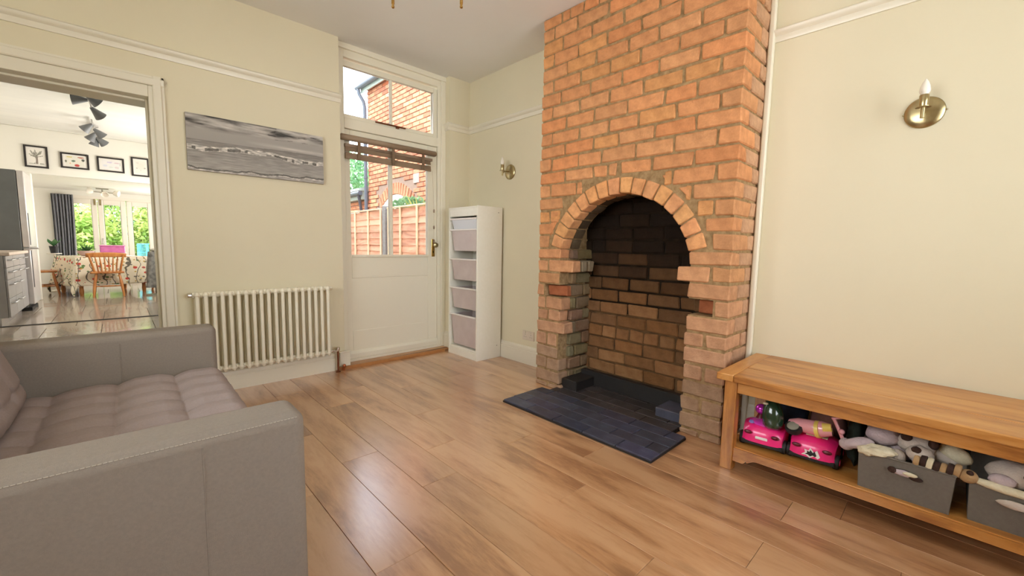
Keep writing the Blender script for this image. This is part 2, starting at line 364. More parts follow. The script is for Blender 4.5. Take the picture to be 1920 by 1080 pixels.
M['frameblk'] = pm('black_picture_frame', lin(38,32,30), None, rough=0.4)
M['upvc'] = pm('white_upvc', lin(236,228,214), None, rough=0.3)
M['foliage'] = leaf_mat('garden_leaves', lin(104,146,78), lin(214,224,140))
M['foliage2'] = leaf_mat('tree_leaves', lin(96,140,96), lin(180,214,160))
M['grass'] = pm('lawn', lin(96,140,60), lin(130,160,80), scale=20, rough=0.9)
M['bark'] = pm('bark', lin(92,74,58), lin(70,54,42), scale=20, rough=0.95)
M['paving'] = pm('yard_paving', lin(176,166,150), lin(150,140,128), scale=6, rough=0.9)
M['fence'] = wood('weathered_fence_board', lin(226,176,142), lin(210,152,120), lin(176,122,94), 'Y', rough=0.85, knots=False, var=0.12)
M['batten'] = wood('pale_fence_batten', lin(240,212,176), lin(232,200,160), lin(214,178,140), 'Z', rough=0.85, knots=False, var=0.05)
M['concrete'] = pm('concrete_post', lin(150,146,140), lin(130,126,120), scale=20, rough=0.95)
M['slateroof'] = pm('slate_roof', lin(112,120,134), lin(92,100,114), scale=12, rough=0.7)
M['gutter'] = pm('grey_gutter', lin(92,98,106), None, rough=0.5)
M['fascia'] = pm('pale_green_fascia', lin(176,190,178), None, rough=0.6)
M['outmortar'] = pm('outdoor_mortar', lin(150,128,112), lin(132,112,98), scale=20, rough=0.95)
M['terracotta'] = pm('pale_pink_pot', lin(206,176,170), lin(190,160,154), scale=8, rough=0.6)
M['plant'] = leaf_mat('house_plant_leaves', lin(60,100,60), lin(120,150,110))
M['lampglass'] = pm('opal_lamp_glass', lin(240,234,222), None, rough=0.15)
M['greycloth'] = pm('mottled_grey_cloth', lin(150,148,142), lin(86,86,84), scale=16, rough=0.95)
M['shade'] = pm('dark_grey_spot_shade', lin(112,114,116), None, rough=0.4)
M['teal'] = pm('pale_turquoise_mesh', lin(120,196,206), lin(90,170,186), scale=6, rough=0.7)

# ------------------------------------------------------------------ main dimensions (metres, camera stands over x=0, y=0)
D, R, CH = 3.58, 2.7246, 2.744      # back wall plane, right wall plane, ceiling
RC, CY0, CY1 = 2.3844, 0.8255, 2.2388   # chimney front plane, near edge, far edge
XL, YF = -1.15, -1.42               # left wall, wall behind the camera
RAIL = 2.249
OPX0, OPX1, OPZ = -0.63, 0.213, 1.985   # opening to the kitchen
RX0, RX1 = 1.39, 2.475              # recess of the back door
YD = 3.68                           # back door's face
FBX = 2.74                          # back of the fireplace

# ------------------------------------------------------------------ room shell
b = MB()
b.box(XL-0.15, OPX0, D, D+0.3, 0, CH+.1).box(OPX0, OPX1, D, D+0.3, OPZ, CH+.1).box(OPX1, RX0, D, D+0.3, 0, CH+.1).box(RX1, R+0.2, D, D+0.3, 0, CH+.1)
struct(b.build('wall_back', M['wall']), 'cream back wall with the kitchen opening and the back door')
b = MB(); b.box(R, R+0.2, YF, CY0, 0, CH+.1).box(R, R+0.2, CY1, D, 0, CH+.1)
struct(b.build('wall_right', M['wall']), 'cream wall on both sides of the brick chimney breast')
b = MB(); b.box(XL-0.15, XL, YF, .35, 0, CH+.1).box(XL-0.15, XL, 2.45, D, 0, CH+.1).box(XL-0.15, XL, .35, 2.45, 0, 1.02).box(XL-0.15, XL, .35, 2.45, 2.28, CH+.1)
struct(b.build('wall_left', M['wall']), 'cream wall behind the sofa')
b = MB()
WX0, WX1, WZ0, WZ1 = 0.35, 2.45, 0.75, 2.45
b.box(XL-.15, WX0, YF-.25, YF, 0, CH+.1).box(WX1, R+.2, YF-.25, YF, 0, CH+.1).box(WX0, WX1, YF-.25, YF, 0, WZ0).box(WX0, WX1, YF-.25, YF, WZ1, CH+.1)
struct(b.build('wall_front', M['wall']), 'cream wall behind the camera with a wide window')
b = MB(); b.box(XL-.15, R+.2, YF-.25, D, CH, CH+.1).box(RX0, RX1, D, D+.3, CH, CH+.1)
struct(b.build('ceiling', M['ceiling']), 'plain white ceiling')
# window behind the camera
wf = MB()
for a, c_ in ((WX0, WX0+.06), (WX1-.06, WX1), (1.03,1.07), (1.73,1.77)): wf.box(a, c_, YF-.2, YF-.14, WZ0, WZ1)
wf.box(WX0, WX1, YF-.2, YF-.14, WZ0, WZ0+.06).box(WX0, WX1, YF-.2, YF-.14, WZ1-.06, WZ1).box(WX0, WX1, YF-.2, YF-.14, 1.8, 1.84)
w2 = struct(wf.build('window_2', M['white']), 'wide white framed window behind the camera')
MB().box(WX0+.05, WX1-.05, YF-.172, YF-.168, WZ0+.05, WZ1-.05).build('pane', M['glass'], w2)

wf = MB()  # unseen window, added as an opening for the left fill light
for a, c_ in ((.35,.41),(2.39,2.45),(1.04,1.08),(1.72,1.76)): wf.box(XL-.14, XL-.08, a, c_, 1.02, 2.28)
wf.box(XL-.14, XL-.08, .35, 2.45, 1.02, 1.08).box(XL-.14, XL-.08, .35, 2.45, 2.22, 2.28)
w3 = struct(wf.build('window_3', M['white']), 'white framed window in the left wall above the sofa back')
MB().box(XL-.112, XL-.108, .40, 2.40, 1.07, 2.23).build('pane', M['glass'], w3)

# floor: base and single oak planks
fl = MB(); fl.box(XL-.15, R+.2, YF-.25, D, -.12, -.009)
floor = struct(fl.build('floor', M['groove']), 'oak plank floor')
rr = random.Random(3)
x = 0.56 - 0.19*9
ends_known = {0.56: 1.225, 0.75: 2.0, 0.94: 1.56}
col_i = 0
while x < R + .05:
    a0, a1 = max(x, XL), min(x+0.19, R)
    if a1 - a0 > 0.02:
        key = next((k for k in ends_known if abs(k-x) < 0.005), None)
        y = ends_known[key] - 1.2*3 if key is not None else YF - rr.uniform(0.1, 1.1)
        while y < D:
            y0, y1 = max(y, YF), min(y+1.2, D)
            if y1 - y0 > 0.03:
                cx, cy = (a0+a1)/2, (y0+y1)/2
                p = MB().cbox((0,0,0), (a1-a0-.0012, y1-y0-.0012, .009), ch=.0011)
                p.build('plank', M['plank'], floor, loc=(cx, cy, -.0045), recalc=False)
            y += 1.2
    x += 0.19; col_i += 1

# picture rails
def rail_profile(): return [(0,-.02),(.010,-.02),(.014,-.006),(.014,.010),(.026,.018),(.034,.030),(.034,.038),(.020,.042),(.012,.052),(0,.052)]
b = MB(); b.prism([(D-d, RAIL+z) for d, z in rail_profile()], 'x', XL, RX0+.008)
struct(b.build('trim_1', M['trim'], smooth=40), 'picture rail on the back wall')
b = MB(); b.prism([(D-d, RAIL+z) for d, z in rail_profile()], 'x', RX1-.03, R)
b.prism([(RX1-d, RAIL+z) for d, z in rail_profile()], 'y', D, D+.1)
struct(b.build('trim_2', M['trim'], smooth=40), 'picture rail round the narrow wall beside the back door')
b = MB(); b.prism([(R-d, RAIL+z) for d, z in rail_profile()], 'y', CY1, D)
struct(b.build('trim_3', M['trim'], smooth=40), 'picture rail left of the chimney breast')
b = MB(); b.prism([(R-d, RAIL+z) for d, z in rail_profile()], 'y', YF, CY0-.03)
struct(b.build('trim_4', M['trim'], smooth=40), 'picture rail right of the chimney breast')
# skirtings
def skirt_profile(h=.165): return [(0,0),(.020,0),(.020,h-.045),(.016,h-.040),(.018,h-.030),(.015,h-.014),(.008,h-.006),(.006,h),(0,h)]
b = MB(); b.prism([(D-d, z) for d, z in skirt_profile(.15)], 'x', OPX1+.057, 1.30)
struct(b.build('baseboard_back', M['white'], smooth=30), 'plain skirting under the radiator')
b = MB(); b.prism([(D-d, z) for d, z in skirt_profile(.185)], 'x', RX1-.02, R); b.prism([(RX1-d, z) for d, z in skirt_profile(.185)], 'y', D, D+.08)
struct(b.build('baseboard_corner', M['trim'], smooth=30), 'skirting behind the white storage tower')
b = MB(); b.prism([(R-d, z) for d, z in skirt_profile(.165)], 'y', CY1+.002, D-.02)
struct(b.build('baseboard_right', M['trim'], smooth=30), 'moulded skirting left of the fireplace')
b = MB(); b.prism([(R-d, z) for d, z in skirt_profile(.165)], 'y', YF, CY0-.002)
struct(b.build('baseboard_right_front', M['trim'], smooth=30), 'skirting behind the oak toy table')
b = MB(); b.box(1.338, 1.425, D-.035, D-.001, .03, .158).box(1.330, 1.432, D-.042, D-.001, .150, .160)
struct(bev(b.build('trim_5', M['trim']), .003), 'white plinth block at the foot of the door frame')
b = MB(); b.box(R-.035, R-.001, CY0-.032, CY0-.003, .0, CH-.001)
struct(bev(b.build('trim_6', M['white']), .008, 3), 'pale plaster edge running up beside the brick chimney')

# architrave and lining of the kitchen opening
b = MB()
prof = [(0,0),(0,.018),(.006,.022),(.040,.024),(.046,.016),(.057,.016),(.057,0)]
b.prism([(OPX1+d, D-t) for d, t in prof], 'z', 0, 2.108)
b.prism([(D-t, 2.05+d) for d, t in prof], 'x', OPX0-.057, OPX1+.057)
b.prism([(OPX0-d, D-t) for d, t in prof], 'z', 0, 2.108)
struct(b.build('trim_7', M['trim'], smooth=30), 'white architrave round the kitchen opening')
b = MB(); b.box(OPX1-.022, OPX1+.004, D-.006, D+.31, 0, 2.05).box(OPX0-.004, OPX0+.022, D-.006, D+.31, 0, 2.05).box(OPX0+.0221, OPX1-.0221, D-.006, D+.31, OPZ-.006, 2.0499)
b.box(OPX1-.0362, OPX1-.0222, D+.07, D+.11, 0, OPZ-.0062).box(OPX0+.023, OPX1-.037, D+.07, D+.11, OPZ-.02, OPZ-.0062)
struct(bev(b.build('trim_8', M['trim']), .003), 'door lining of the kitchen opening with its stop')

# ------------------------------------------------------------------ back door with transom window
b = MB()
b.box(RX0, 1.458, YD-.02, D+.22, .03, CH).box(2.392, RX1, YD-.02, D+.22, .03, CH)
b.box(1.458, 2.392, YD-.02, D+.22, 2.062, 2.15).box(1.458, 2.392, YD-.02, D+.22, 2.64, CH)
b.box(RX0, RX1, YD-.045, YD-.02, 2.70, CH)
b.box(2.425, RX1, YD-.035, YD-.02, .03, CH)
door = struct(bev(b.build('door_1', M['white']), .004), 'white half glazed back door with a transom window over it')
def part(mb, name, mat, parent, w=.003, smooth=None):
    o = mb.build(name, mat, parent)
    if w: bev(o, w)
    elif smooth: o.data.shade_smooth(); o.data.set_sharp_from_angle(angle=math.radians(smooth))
    return o
GX0, GX1, GZ0, GZ1, GB = 1.508, 2.286, .968, 1.975, 1.894
part(MB().box(1.460, GX0, YD, YD+.045, .05, 2.06), 'stile', M['white'], door)
part(MB().box(GX1, 2.390, YD, YD+.045, .05, 2.06), 'stile', M['white'], door)
part(MB().box(GX0, GX1, YD, YD+.045, GZ1, 2.06), 'top_rail', M['white'], door)
part(MB().box(GX0, GX1, YD, YD+.045, .775, GZ0), 'lock_rail', M['white'], door)
part(MB().box(GX0, GX1, YD, YD+.045, .05, .30), 'bottom_rail', M['white'], door)
part(MB().box(GX0-.002, GX1+.002, YD+.004, YD+.04, .298, .777), 'panel', M['white'], door, .003)
part(MB().box(GB-.016, GB+.016, YD+.004, YD+.042, GZ0, GZ1), 'glazing_bar', M['white'], door, .005)
part(MB().box(GX0, GX1, YD-.012, YD+.004, GZ0-.004, GZ0+.018), 'glazing_sill', M['white'], door, .003)
for a, c_ in ((GX0, GB-.016), (GB+.016, GX1)): MB().box(a, c_, YD+.02, YD+.024, GZ0, GZ1).build('pane', M['glass'], door)
part(MB().prism([(YD-.028,.052),(YD-.028,.095),(YD-.012,.118),(YD,.122),(YD,.052)], 'x', 1.46, 2.39), 'weather_bar', M['white'], door, .002)
part(MB().box(RX0, RX1, YD-.03, D+.22, .026, .05), 'threshold', M['white'], door, .003)
# transom casement
TX0, TX1, TZ0, TZ1 = 1.438, 2.345, 2.182, 2.572
b = MB(); b.box(1.40, TX0, YD-.012, YD+.03, 2.145, 2.615).box(TX1, 2.39, YD-.012, YD+.03, 2.145, 2.615).box(TX0, TX1, YD-.012, YD+.03, 2.145, TZ0).box(TX0, TX1, YD-.012, YD+.03, TZ1, 2.615)
part(b, 'transom_sash', M['white'], door, .005)
part(MB().box(1.886, 1.910, YD-.006, YD+.02, TZ0, TZ1), 'transom_bar', M['white'], door, .003)
for a, c_ in ((TX0, 1.886), (1.910, TX1)): MB().box(a, c_, YD+.006, YD+.010, TZ0, TZ1).build('transom_pane', M['glass'], door)
b = MB(); b.tube([(1.735,YD-.022,2.168),(1.80,YD-.030,2.166),(2.00,YD-.030,2.166),(2.03,YD-.022,2.168)], .007, 8).cbox((1.95,YD-.02,2.160),(.03,.02,.022),.002)
part(b, 'casement_stay', M['copper'], door, 0, 40)['label'] = 'brown metal casement stay'
b = MB(); b.cbox((2.345, YD-.004, 1.055), (.036,.008,.175), .002)
kp = part(b, 'lock_plate', M['gold'], door, 0)
kp['label'] = 'brass lock plate'
b = MB(); b.lathe([(.010,0),(.009,.02),(.020,.028),(.027,.042),(.024,.056),(.010,.062),(0,.062)], 18, (2.345, YD-.008, 1.085), (0,-1,0))
kk = part(b, 'knob', M['brass'], door, 0, 40); kk['label'] = 'round brass door knob'
b = MB(); b.lathe([(.005,0),(.005,.0015),(0,.0015)], 10, (2.345, YD-.008, 1.02), (0,-1,0)).box(2.343,2.347,YD-.0095,YD-.008,1.003,1.018)
part(b, 'keyhole', M['ink'], door, 0)
# step in the recess
b = MB(); b.box(RX0-.055, RX1, D-.030, D-.0005, 0, .026).box(RX0, RX1, D-.0005, D+.22, -.05, .026)
stp = bev(b.build('trim_9', wood('oak_step', lin(206,160,112), lin(190,138,90), lin(160,110,66), 'X', rough=0.35, coat=.3, knots=False)), .004)
struct(stp, 'oak step board under the back door')
b = MB(); b.prism([(D-.048,0),(D-.048,.006),(D-.040,.018),(D-.031,.024),(D-.031,0)], 'x', RX0-.055, R-.33)
o = b.build('beading', pm('dark_oak_bead', lin(176,118,64), lin(156,100,50), scale=12, rough=.4), stp, smooth=40)

# ------------------------------------------------------------------ chimney breast
BED = [CH, 2.668, 2.576, 2.482, 2.391, 2.297, 2.203, 2.1105, 2.018, 1.9225, 1.830, 1.739, 1.639, 1.550, 1.4525, 1.357, 1.2635, 1.174, 1.0745, .991, .896, .803, .708, .611, .522, .427, .326, .234, .137, .040, 0.0]
PERP = {1:[2.069,1.994,1.876,1.754,1.52,1.31,1.062],2:[2.131,1.926,1.675,1.462,1.183,.938],3:[2.05,1.802,1.559,1.32,1.062],4:[2.131,1.915,1.677,1.43,1.18,.938],
5:[2.006,1.761,1.516,1.315,1.062],6:[2.133,1.887,1.645,1.431,1.183,.937],7:[2.054,1.799,1.557,1.304,1.06],8:[2.133,1.888,1.644,1.399,1.151,.948],
9:[2.003,1.758,1.506,1.26,1.065],10:[2.133,1.883,1.638,1.425,1.18,.936],11:[2.005,1.76,1.56,1.311,1.062],12:[2.133,1.884,1.689,1.435,1.186,.939],
13:[2.001,1.752,1.635,1.561,1.318,1.062],14:[2.133,1.891,1.25,1.184,.939],15:[2.009,1.062],16:[2.133,.939],17:[],18:[2.132,.939],19:[],20:[2.139,.932],21:[],22:[2.176,.903],
23:[2.158],24:[2.126,.944],25:[],26:[2.134,.942],27:[],28:[2.131,.946],29:[],30:[2.121,.944]}
JAMB = {19:(2.015,1.057),20:(1.902,1.123),21:(2.029,1.055),22:(1.984,1.014),23:(1.996,1.056),24:(2.009,1.059),25:(1.959,1.057),26:(2.038,1.055),27:(2.024,1.056),28:(2.01,1.06),29:(2.002,1.058),30:(1.978,1.06)}
AY, AZ, AR, ARO = 1.537, .9445, .4925, .600
chim = thing('chimney_breast', 'exposed orange brick chimney breast with an arched fireplace opening', 'chimney breast', (RC, CY0, 0))
chim['kind'] = 'structure'
def rel(o, p): return (p[0]-o.location.x, p[1]-o.location.y, p[2]-o.location.z)
# mortar core with the arched opening (front wall 0.1 thick), both cheeks, back
REC = .008
def core_poly():
    P = [(CY0+REC, 0), (CY0+REC, CH), (CY1-REC, CH), (CY1-REC, 0), (2.022, 0), (2.022, BED[22]), (2.170, BED[22]), (2.170, BED[21]), (2.022, BED[21]), (2.022, AZ+.12)]
    a0 = math.asin(.12/AR); n = 24
    pts = []
    for i in range(n+1):
        a = a0 + (PI-2*a0)*i/n
        pts.append((AY+(AR+.01)*math.cos(a), AZ+(AR+.01)*math.sin(a)))
    P += pts[::-1][::-1] + [(1.048, AZ+.12), (1.048, BED[21]), (.910, BED[21]), (.910, BED[22]), (1.048, BED[22]), (1.048, 0)]
    return [(y-CY0, z) for y, z in P]
b = MB(); b.prism(core_poly(), 'x', REC, .225)
b.box(.225, R-RC+.02, REC, 1.045-CY0, 0, CH).box(.225, R-RC+.02, 2.03-CY0, CY1-REC-CY0, 0, CH)
core = b.build('mortar', M['mortar'], chim)
tb = core.modifiers.new('tri', 'TRIANGULATE')
b = MB(); b.box(FBX+.10, FBX+.2, 1.0, 2.08, 0, CH).box(RC+.226, FBX+.1, 1.047, 2.029, CH-.3, CH-.02)
flue = struct(b.build('wall_flue', M['soot']), 'sooty back of the chimney flue')

def brick_colour(y, z, side=False):
    t = RND.random()
    if t < .12: c = (.70, .30, .125)
    elif t < .5: c = (.69, .32, .14)
    elif t < .88: c = (.69, .34, .155)
    else: c = (.70, .34, .135)
    if side: c = (.64, .38, .22)
    if z < 1.25:
        k = min(1, (1.25-z)/.85)*.85
        g = (.50, .30, .185); c = tuple(a*(1-k)+q*k for a, q in zip(c, g))
        if z < .30:
            k2 = .6; g = (.36, .255, .165); c = tuple(a*(1-k2)+q*k2 for a, q in zip(c, g))
    s = RND.uniform(.86, 1.02)
    return tuple(a*s for a in c) + (1,)
def add_brick(parent, x0, x1, y0, y1, z0, z1, col, name='brick', ch=.0065, jit=.0042):
    c = ((x0+x1)/2, (y0+y1)/2, (z0+z1)/2)
    o = MB().cbox((0,0,0), (x1-x0, y1-y0, z1-z0), ch, None, jit, RND).build(name, M['brick'], parent, loc=rel(parent, c), recalc=False)
    o.color = col; return o
JT = .0068
def ring_clip(y0, y1, z0, z1):
    """shrink a brick so it stays outside the arch ring"""
    zz = (z0+z1)/2
    for _ in range(160):
        bad = False
        for yy in (y0, y1, (y0+y1)/2):
            for q in (z0+.012, zz):
                if (yy-AY)**2 + (q-AZ)**2 < (ARO+.008)**2 and q > AZ: bad = True
        if not bad or y1-y0 < .03: break
        if abs(y0-AY) < abs(y1-AY): y0 += .006
        else: y1 -= .006
    return (y0, y1) if y1-y0 >= .035 else None
def poly_brick(parent, pts, x0, x1, col, name='brick'):
    o = MB().prism([(y-parent.location.y, z-parent.location.z) for y, z in pts], 'x', x0-parent.location.x, x1-parent.location.x).build(name, M['brick'], parent)
    o.color = col; bev(o, .005, 1); return o
for c in range(1, 31):
    z1, z0 = BED[c-1]-(JT if c > 1 else .002), BED[c]+(JT if c < 30 else 0)
    odd = c % 2 == 1
    joints = sorted(PERP[c], reverse=True)
    edges = [CY1] + joints + [CY0]
    segs = list(zip(edges[:-1], edges[1:]))
    for i, (ya, yb) in enumerate(segs):
        hi, lo = ya-(JT if i > 0 else 0), yb+(JT if i < len(segs)-1 else 0)
        dep = .102; right = i == len(segs)-1; left = i == 0
        if right: dep = .108 if odd else .222
        pieces = [(lo, hi)]
        if c >= 19:
            jl, jr = JAMB[c]
            pieces = []
            for a, q in [(lo, hi)]:
                if q > jl and a < jr: pieces += [(jl, q), (a, jr)]
                elif q > jl: pieces.append((max(a, jl), q))
                elif a < jr: pieces.append((a, min(q, jr)))
        for a, q in pieces:
            if q-a < .03: continue
            x0 = RC + RND.uniform(-.003, .003); x1 = RC+dep
            if c == 22 and (abs(q-2.176) < .02 or (a > 1.9 and q < 2.18)): 
                if q < 2.18 and a > 1.9: x0 += .045          # broken brick, set back
            if c == 22 and .89 < a < .95 and q > 1.0: x0 += .075    # missing face on the near pier
            if c == 12 and left: x0 -= .012
            if 13 <= c <= 18:
                # split round the arch
                if (a < AY < q):
                    got = []
                    for s_ in ((a, AY-.001), (AY+.001, q)):
                        r2 = ring_clip(s_[0], s_[1], z0, z1)
                        if r2 and not ((r2[0]-AY)**2+(z0-AZ)**2 < (ARO)**2 and (r2[1]-AY)**2+(z0-AZ)**2 < ARO**2): got.append(r2)
                    if len(got) == 2 and got[0][1] > AY-.01 and got[1][0] < AY+.01: got = [(a, q)]
                    got = [g for g in got if not (abs((g[0]+g[1])/2-AY) < .45 and z1 < 1.4 and (abs((g[0]+g[1])/2-AY))**2+((z0+z1)/2-AZ)**2 < ARO**2)]
                else:
                    r2 = ring_clip(a, q, z0, z1); got = [r2] if r2 else []
                    got = [g for g in got if ((g[0]+g[1])/2-AY)**2+((z0+z1)/2-AZ)**2 > (ARO+.01)**2]
            else: got = [(a, q)]
            for g in got:
                add_brick(chim, x0, x1, g[0], g[1], z0, z1, (0.42,0.14,0.06,1) if (c == 22 and x0 > RC+.03) else brick_colour((a+q)/2, (z0+z1)/2))
    # near side: one more brick behind the corner brick
    xs = RC + (.108 if odd else .222) + .010
    add_brick(chim, xs, R-.004 if True else xs, CY0+RND.uniform(-.003,.003), CY0+.1, z0, z1, brick_colour(0, (z0+z1)/2, True))
    # far side likewise
    add_brick(chim, RC+.112, R-.004, CY1-.1, CY1+RND.uniform(-.003,.003), z0, z1, brick_colour(0, (z0+z1)/2))
# slivers that fill in round the arch
for pts in ([(1.885,1.452),(1.835,1.500),(1.885,1.502)], [(1.205,1.462),(1.250,1.520),(1.195,1.520)], [(1.075,1.372),(1.145,1.437),(1.075,1.443)], [(2.125,1.268),(2.065,1.268),(2.125,1.166)], [(2.125,1.352),(2.035,1.352),(2.04,1.29),(2.125,1.275)]):
    poly_brick(chim, pts, RC, RC+.09, brick_colour(0, 1.4))
# arch ring, front
a0 = math.asin(.123/AR); n = 16
def voussoir(parent, i, x0, x1, ri, ro, col, gap=.007, name='arch_brick'):
    s = (PI-2*a0)/n; A0 = a0+s*i+gap/ri/1.6; A1 = a0+s*(i+1)-gap/ri/1.6
    P = []
    for a, r in ((A0,ri),(A1,ri),(A1,ro),(A0,ro)):
        P.append((AY+r*math.cos(a), AZ+r*math.sin(a)))
    m_ = MB().prism([(y-parent.location.y, z-parent.location.z) for y, z in P], 'x', x0-parent.location.x, x1-parent.location.x)
    o = m_.build(name, M['brick'], parent); o.color = col; bev(o, .006, 1); return o
for i in range(n):
    voussoir(chim, i, RC-RND.uniform(.0,.004), RC+.105, AR+RND.uniform(-.004,.004), ARO-.006+RND.uniform(-.004,.003), tuple(q*RND.uniform(.96,1.06) for q in (.74,.37,.16))+(1,))

# ------------------------------------------------------------------ inside of the fireplace
fire = thing('firebox', 'sooty brick inside of the arched fireplace', 'fireplace', (RC+.1, AY, 0)); fire['kind'] = 'structure'
def soot_shade_col(y, z, x):  # darker upwards and on the near side: soot plus painted shade
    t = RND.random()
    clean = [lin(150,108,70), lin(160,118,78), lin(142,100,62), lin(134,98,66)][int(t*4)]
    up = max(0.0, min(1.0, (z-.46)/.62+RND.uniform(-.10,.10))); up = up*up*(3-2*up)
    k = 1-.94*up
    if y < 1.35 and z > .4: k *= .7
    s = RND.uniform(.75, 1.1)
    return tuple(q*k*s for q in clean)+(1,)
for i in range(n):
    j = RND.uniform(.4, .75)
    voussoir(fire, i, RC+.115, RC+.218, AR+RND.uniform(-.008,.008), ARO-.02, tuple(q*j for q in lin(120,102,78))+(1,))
# left and right cheeks
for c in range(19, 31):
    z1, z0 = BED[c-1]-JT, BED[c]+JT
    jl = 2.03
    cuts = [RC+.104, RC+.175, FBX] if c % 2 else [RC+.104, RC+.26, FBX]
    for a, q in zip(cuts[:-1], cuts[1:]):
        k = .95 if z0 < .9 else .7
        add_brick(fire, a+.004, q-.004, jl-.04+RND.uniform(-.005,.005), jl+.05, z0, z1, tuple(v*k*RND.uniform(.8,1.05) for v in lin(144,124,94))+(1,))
        add_brick(fire, a+.004, q-.004, .96, 1.06+RND.uniform(-.005,.005), z0, z1, soot_shade_col(1.0, z0, 0))
for xx in (RC+.120, RC+.205): add_brick(fire, xx, xx+.062, 1.905, 1.985, BED[20]+.008, BED[19]-.008, tuple(lin(150,136,112))+(1,))
# back wall of the fireplace
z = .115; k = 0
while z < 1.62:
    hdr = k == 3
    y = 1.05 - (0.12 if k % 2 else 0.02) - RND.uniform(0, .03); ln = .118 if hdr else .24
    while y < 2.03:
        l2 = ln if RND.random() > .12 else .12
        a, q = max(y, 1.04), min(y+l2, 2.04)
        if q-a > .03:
            add_brick(fire, FBX-.022+RND.uniform(-.006,.006), FBX+.08, a+.005, q-.005, z+.006, z+.088, soot_shade_col((a+q)/2, z, 0))
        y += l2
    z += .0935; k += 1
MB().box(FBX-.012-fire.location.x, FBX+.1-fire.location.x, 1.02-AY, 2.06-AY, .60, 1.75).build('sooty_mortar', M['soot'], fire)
MB().box(FBX-.0135-fire.location.x, FBX+.1-fire.location.x, 1.02-AY, 2.06-AY, 0, .60).build('mortar', pm('brown_stained_mortar', lin(112,84,56), lin(70,52,36), scale=14, rough=.95, bump=.8, bscale=50, spec=.1), fire)
o = MB().cbox((2.66-fire.location.x, 1.53-AY, .064), (.05,.90,.125), .004).build('back_kerb', M['black'], fire)
o = MB().cbox((2.545-fire.location.x, 1.925-AY, .052), (.26,.14,.085), .006).build('side_kerb', M['black'], fire)
o = MB().cbox((2.555-fire.location.x, 1.155-AY, .045), (.20,.19,.065), .006).build('side_kerb', M['slate'], fire); o.color = (1.6,1.6,1.65,1)
# hearth of black painted brick
hearth = thing('hearth', 'flat black painted brick hearth in front of the fireplace', 'hearth', (2.1, 1.53, 0)); hearth['kind'] = 'structure'
HX0, HX1, HY0, HY1 = 1.905, 2.306, .978, 2.095
MB().box(HX0-2.1, HX1-2.1, HY0-1.53, HY1-1.53, .001, .012).box(HX1-2.1, 2.70-2.1, 1.056-1.53, 2.0-1.53, .001, .012).build('bed', M['black'], hearth)
xx = HX0; row = 0
while xx < 2.69:
    w = .1005 if xx < HX1-.01 else .1
    lo, hi = (HY0, HY1) if xx+w <= HX1+.02 else (1.06, 2.02)
    y = lo - (0.115 if row % 2 else 0.0) - RND.uniform(0,.03)
    while y < hi:
        a, q = max(y, lo), min(y+.226, hi)
        if q-a > .02:
            o = MB().cbox((0,0,0), (w-.004, q-a-.004, .012), .0025, None, .0008, RND).build('hearth_brick', M['slate'], hearth, loc=(xx+w/2-2.1, (a+q)/2-1.53, .0155+RND.uniform(-.0008,.0008)), recalc=False)
            s = RND.uniform(.75, 1.25); o.color = (s*RND.uniform(.9,1.1), s, s*RND.uniform(.95,1.2), 1) if xx < 2.29 else (s*1.05, s*.82, s*.58, 1)
        y += .226
    xx += w; row += 1

# ------------------------------------------------------------------ radiator
def radiator():
    x0, x1, zb, zt = .347, 1.247, .165, .735
    t = thing('radiator', 'cream two-column radiator on the wall under the seascape canvas', 'radiator', (x0, D-.07, 0))
    n = 19; p = (x1-x0)/n
    def sec():
        b = MB()
        for yy in (-.033, .033):
            b.tube([(0,yy,zb+.012),(0,yy,zb+.03),(0,yy,(zb+zt)/2),(0,yy,zt-.03),(0,yy,zt-.012)], [.0115,.0125,.0125,.0125,.0115], 12)
        for zz in (zb+.02, zt-.02):
            b.ell((0,0,zz), (.0215,.050,.021), 14, 10)
            b.lathe([(.017,-p/2),(.019,-p/2+.004),(.019,p/2-.004),(.017,p/2)], 12, (0,0,zz), (1,0,0))
        b.ell((0,-.033,zb+.010), (.0125,.0125,.014), 12, 8); b.ell((0,-.033,zt-.010), (.0125,.0125,.012), 12, 8)
        return b
    s0 = sec().build('column', M['radiator'], t, smooth=50)
    for i in range(n):
        o = s0 if i == 0 else s0.copy()
        if i: C.objects.link(o); o.parent = t
        o.location = (p*(i+.5), 0, 0)
    for xx, zz in ((-.012, zt-.02), (x1-x0+.012, zt-.02), (-.012, zb+.02)):
        MB().lathe([(.012,-.014),(.016,-.010),(.016,.008),(.010,.012)], 12, (xx,0,zz), (1,0,0)).build('end_cap', M['radiator'] if xx > 0 else M['chrome'], t, smooth=40)
    v = MB(); v.tube([(x1-x0,0,zb+.02),(x1-x0+.055,0,zb+.02)], .011, 10).lathe([(.014,0),(.016,.004),(.016,.03),(.012,.034),(0,.034)], 14, (x1-x0+.058,0,zb+.018), (0,0,1)).lathe([(.013,-.014),(.013,.014)], 6, (x1-x0+.03,0,zb+.02), (1,0,0))
    v.build('valve', M['chrome'], t, smooth=40)
    MB().tube([(x1-x0+.058,0,zb+.02),(x1-x0+.058,0,.02),(x1-x0+.058,0,.0)], .0085, 10).lathe([(.02,0),(.02,.004),(.01,.012)], 14, (x1-x0+.058,0,0)).build('pipe', M['copper'], t, smooth=40)
    for xx in (.15, .75):
        MB().box(xx-.015, xx+.015, .045, .0695, zt-.09, zt-.05).build('bracket', M['radiator'], t)
radiator()
b = MB(); b.tube([(RX0-.035, D-.075, .05), (RX0-.035, D-.055, .012), (RX0-.030, D-.055, .0)], .010, 10).ell((RX0-.035, D-.075, .048), (.014,.014,.014))
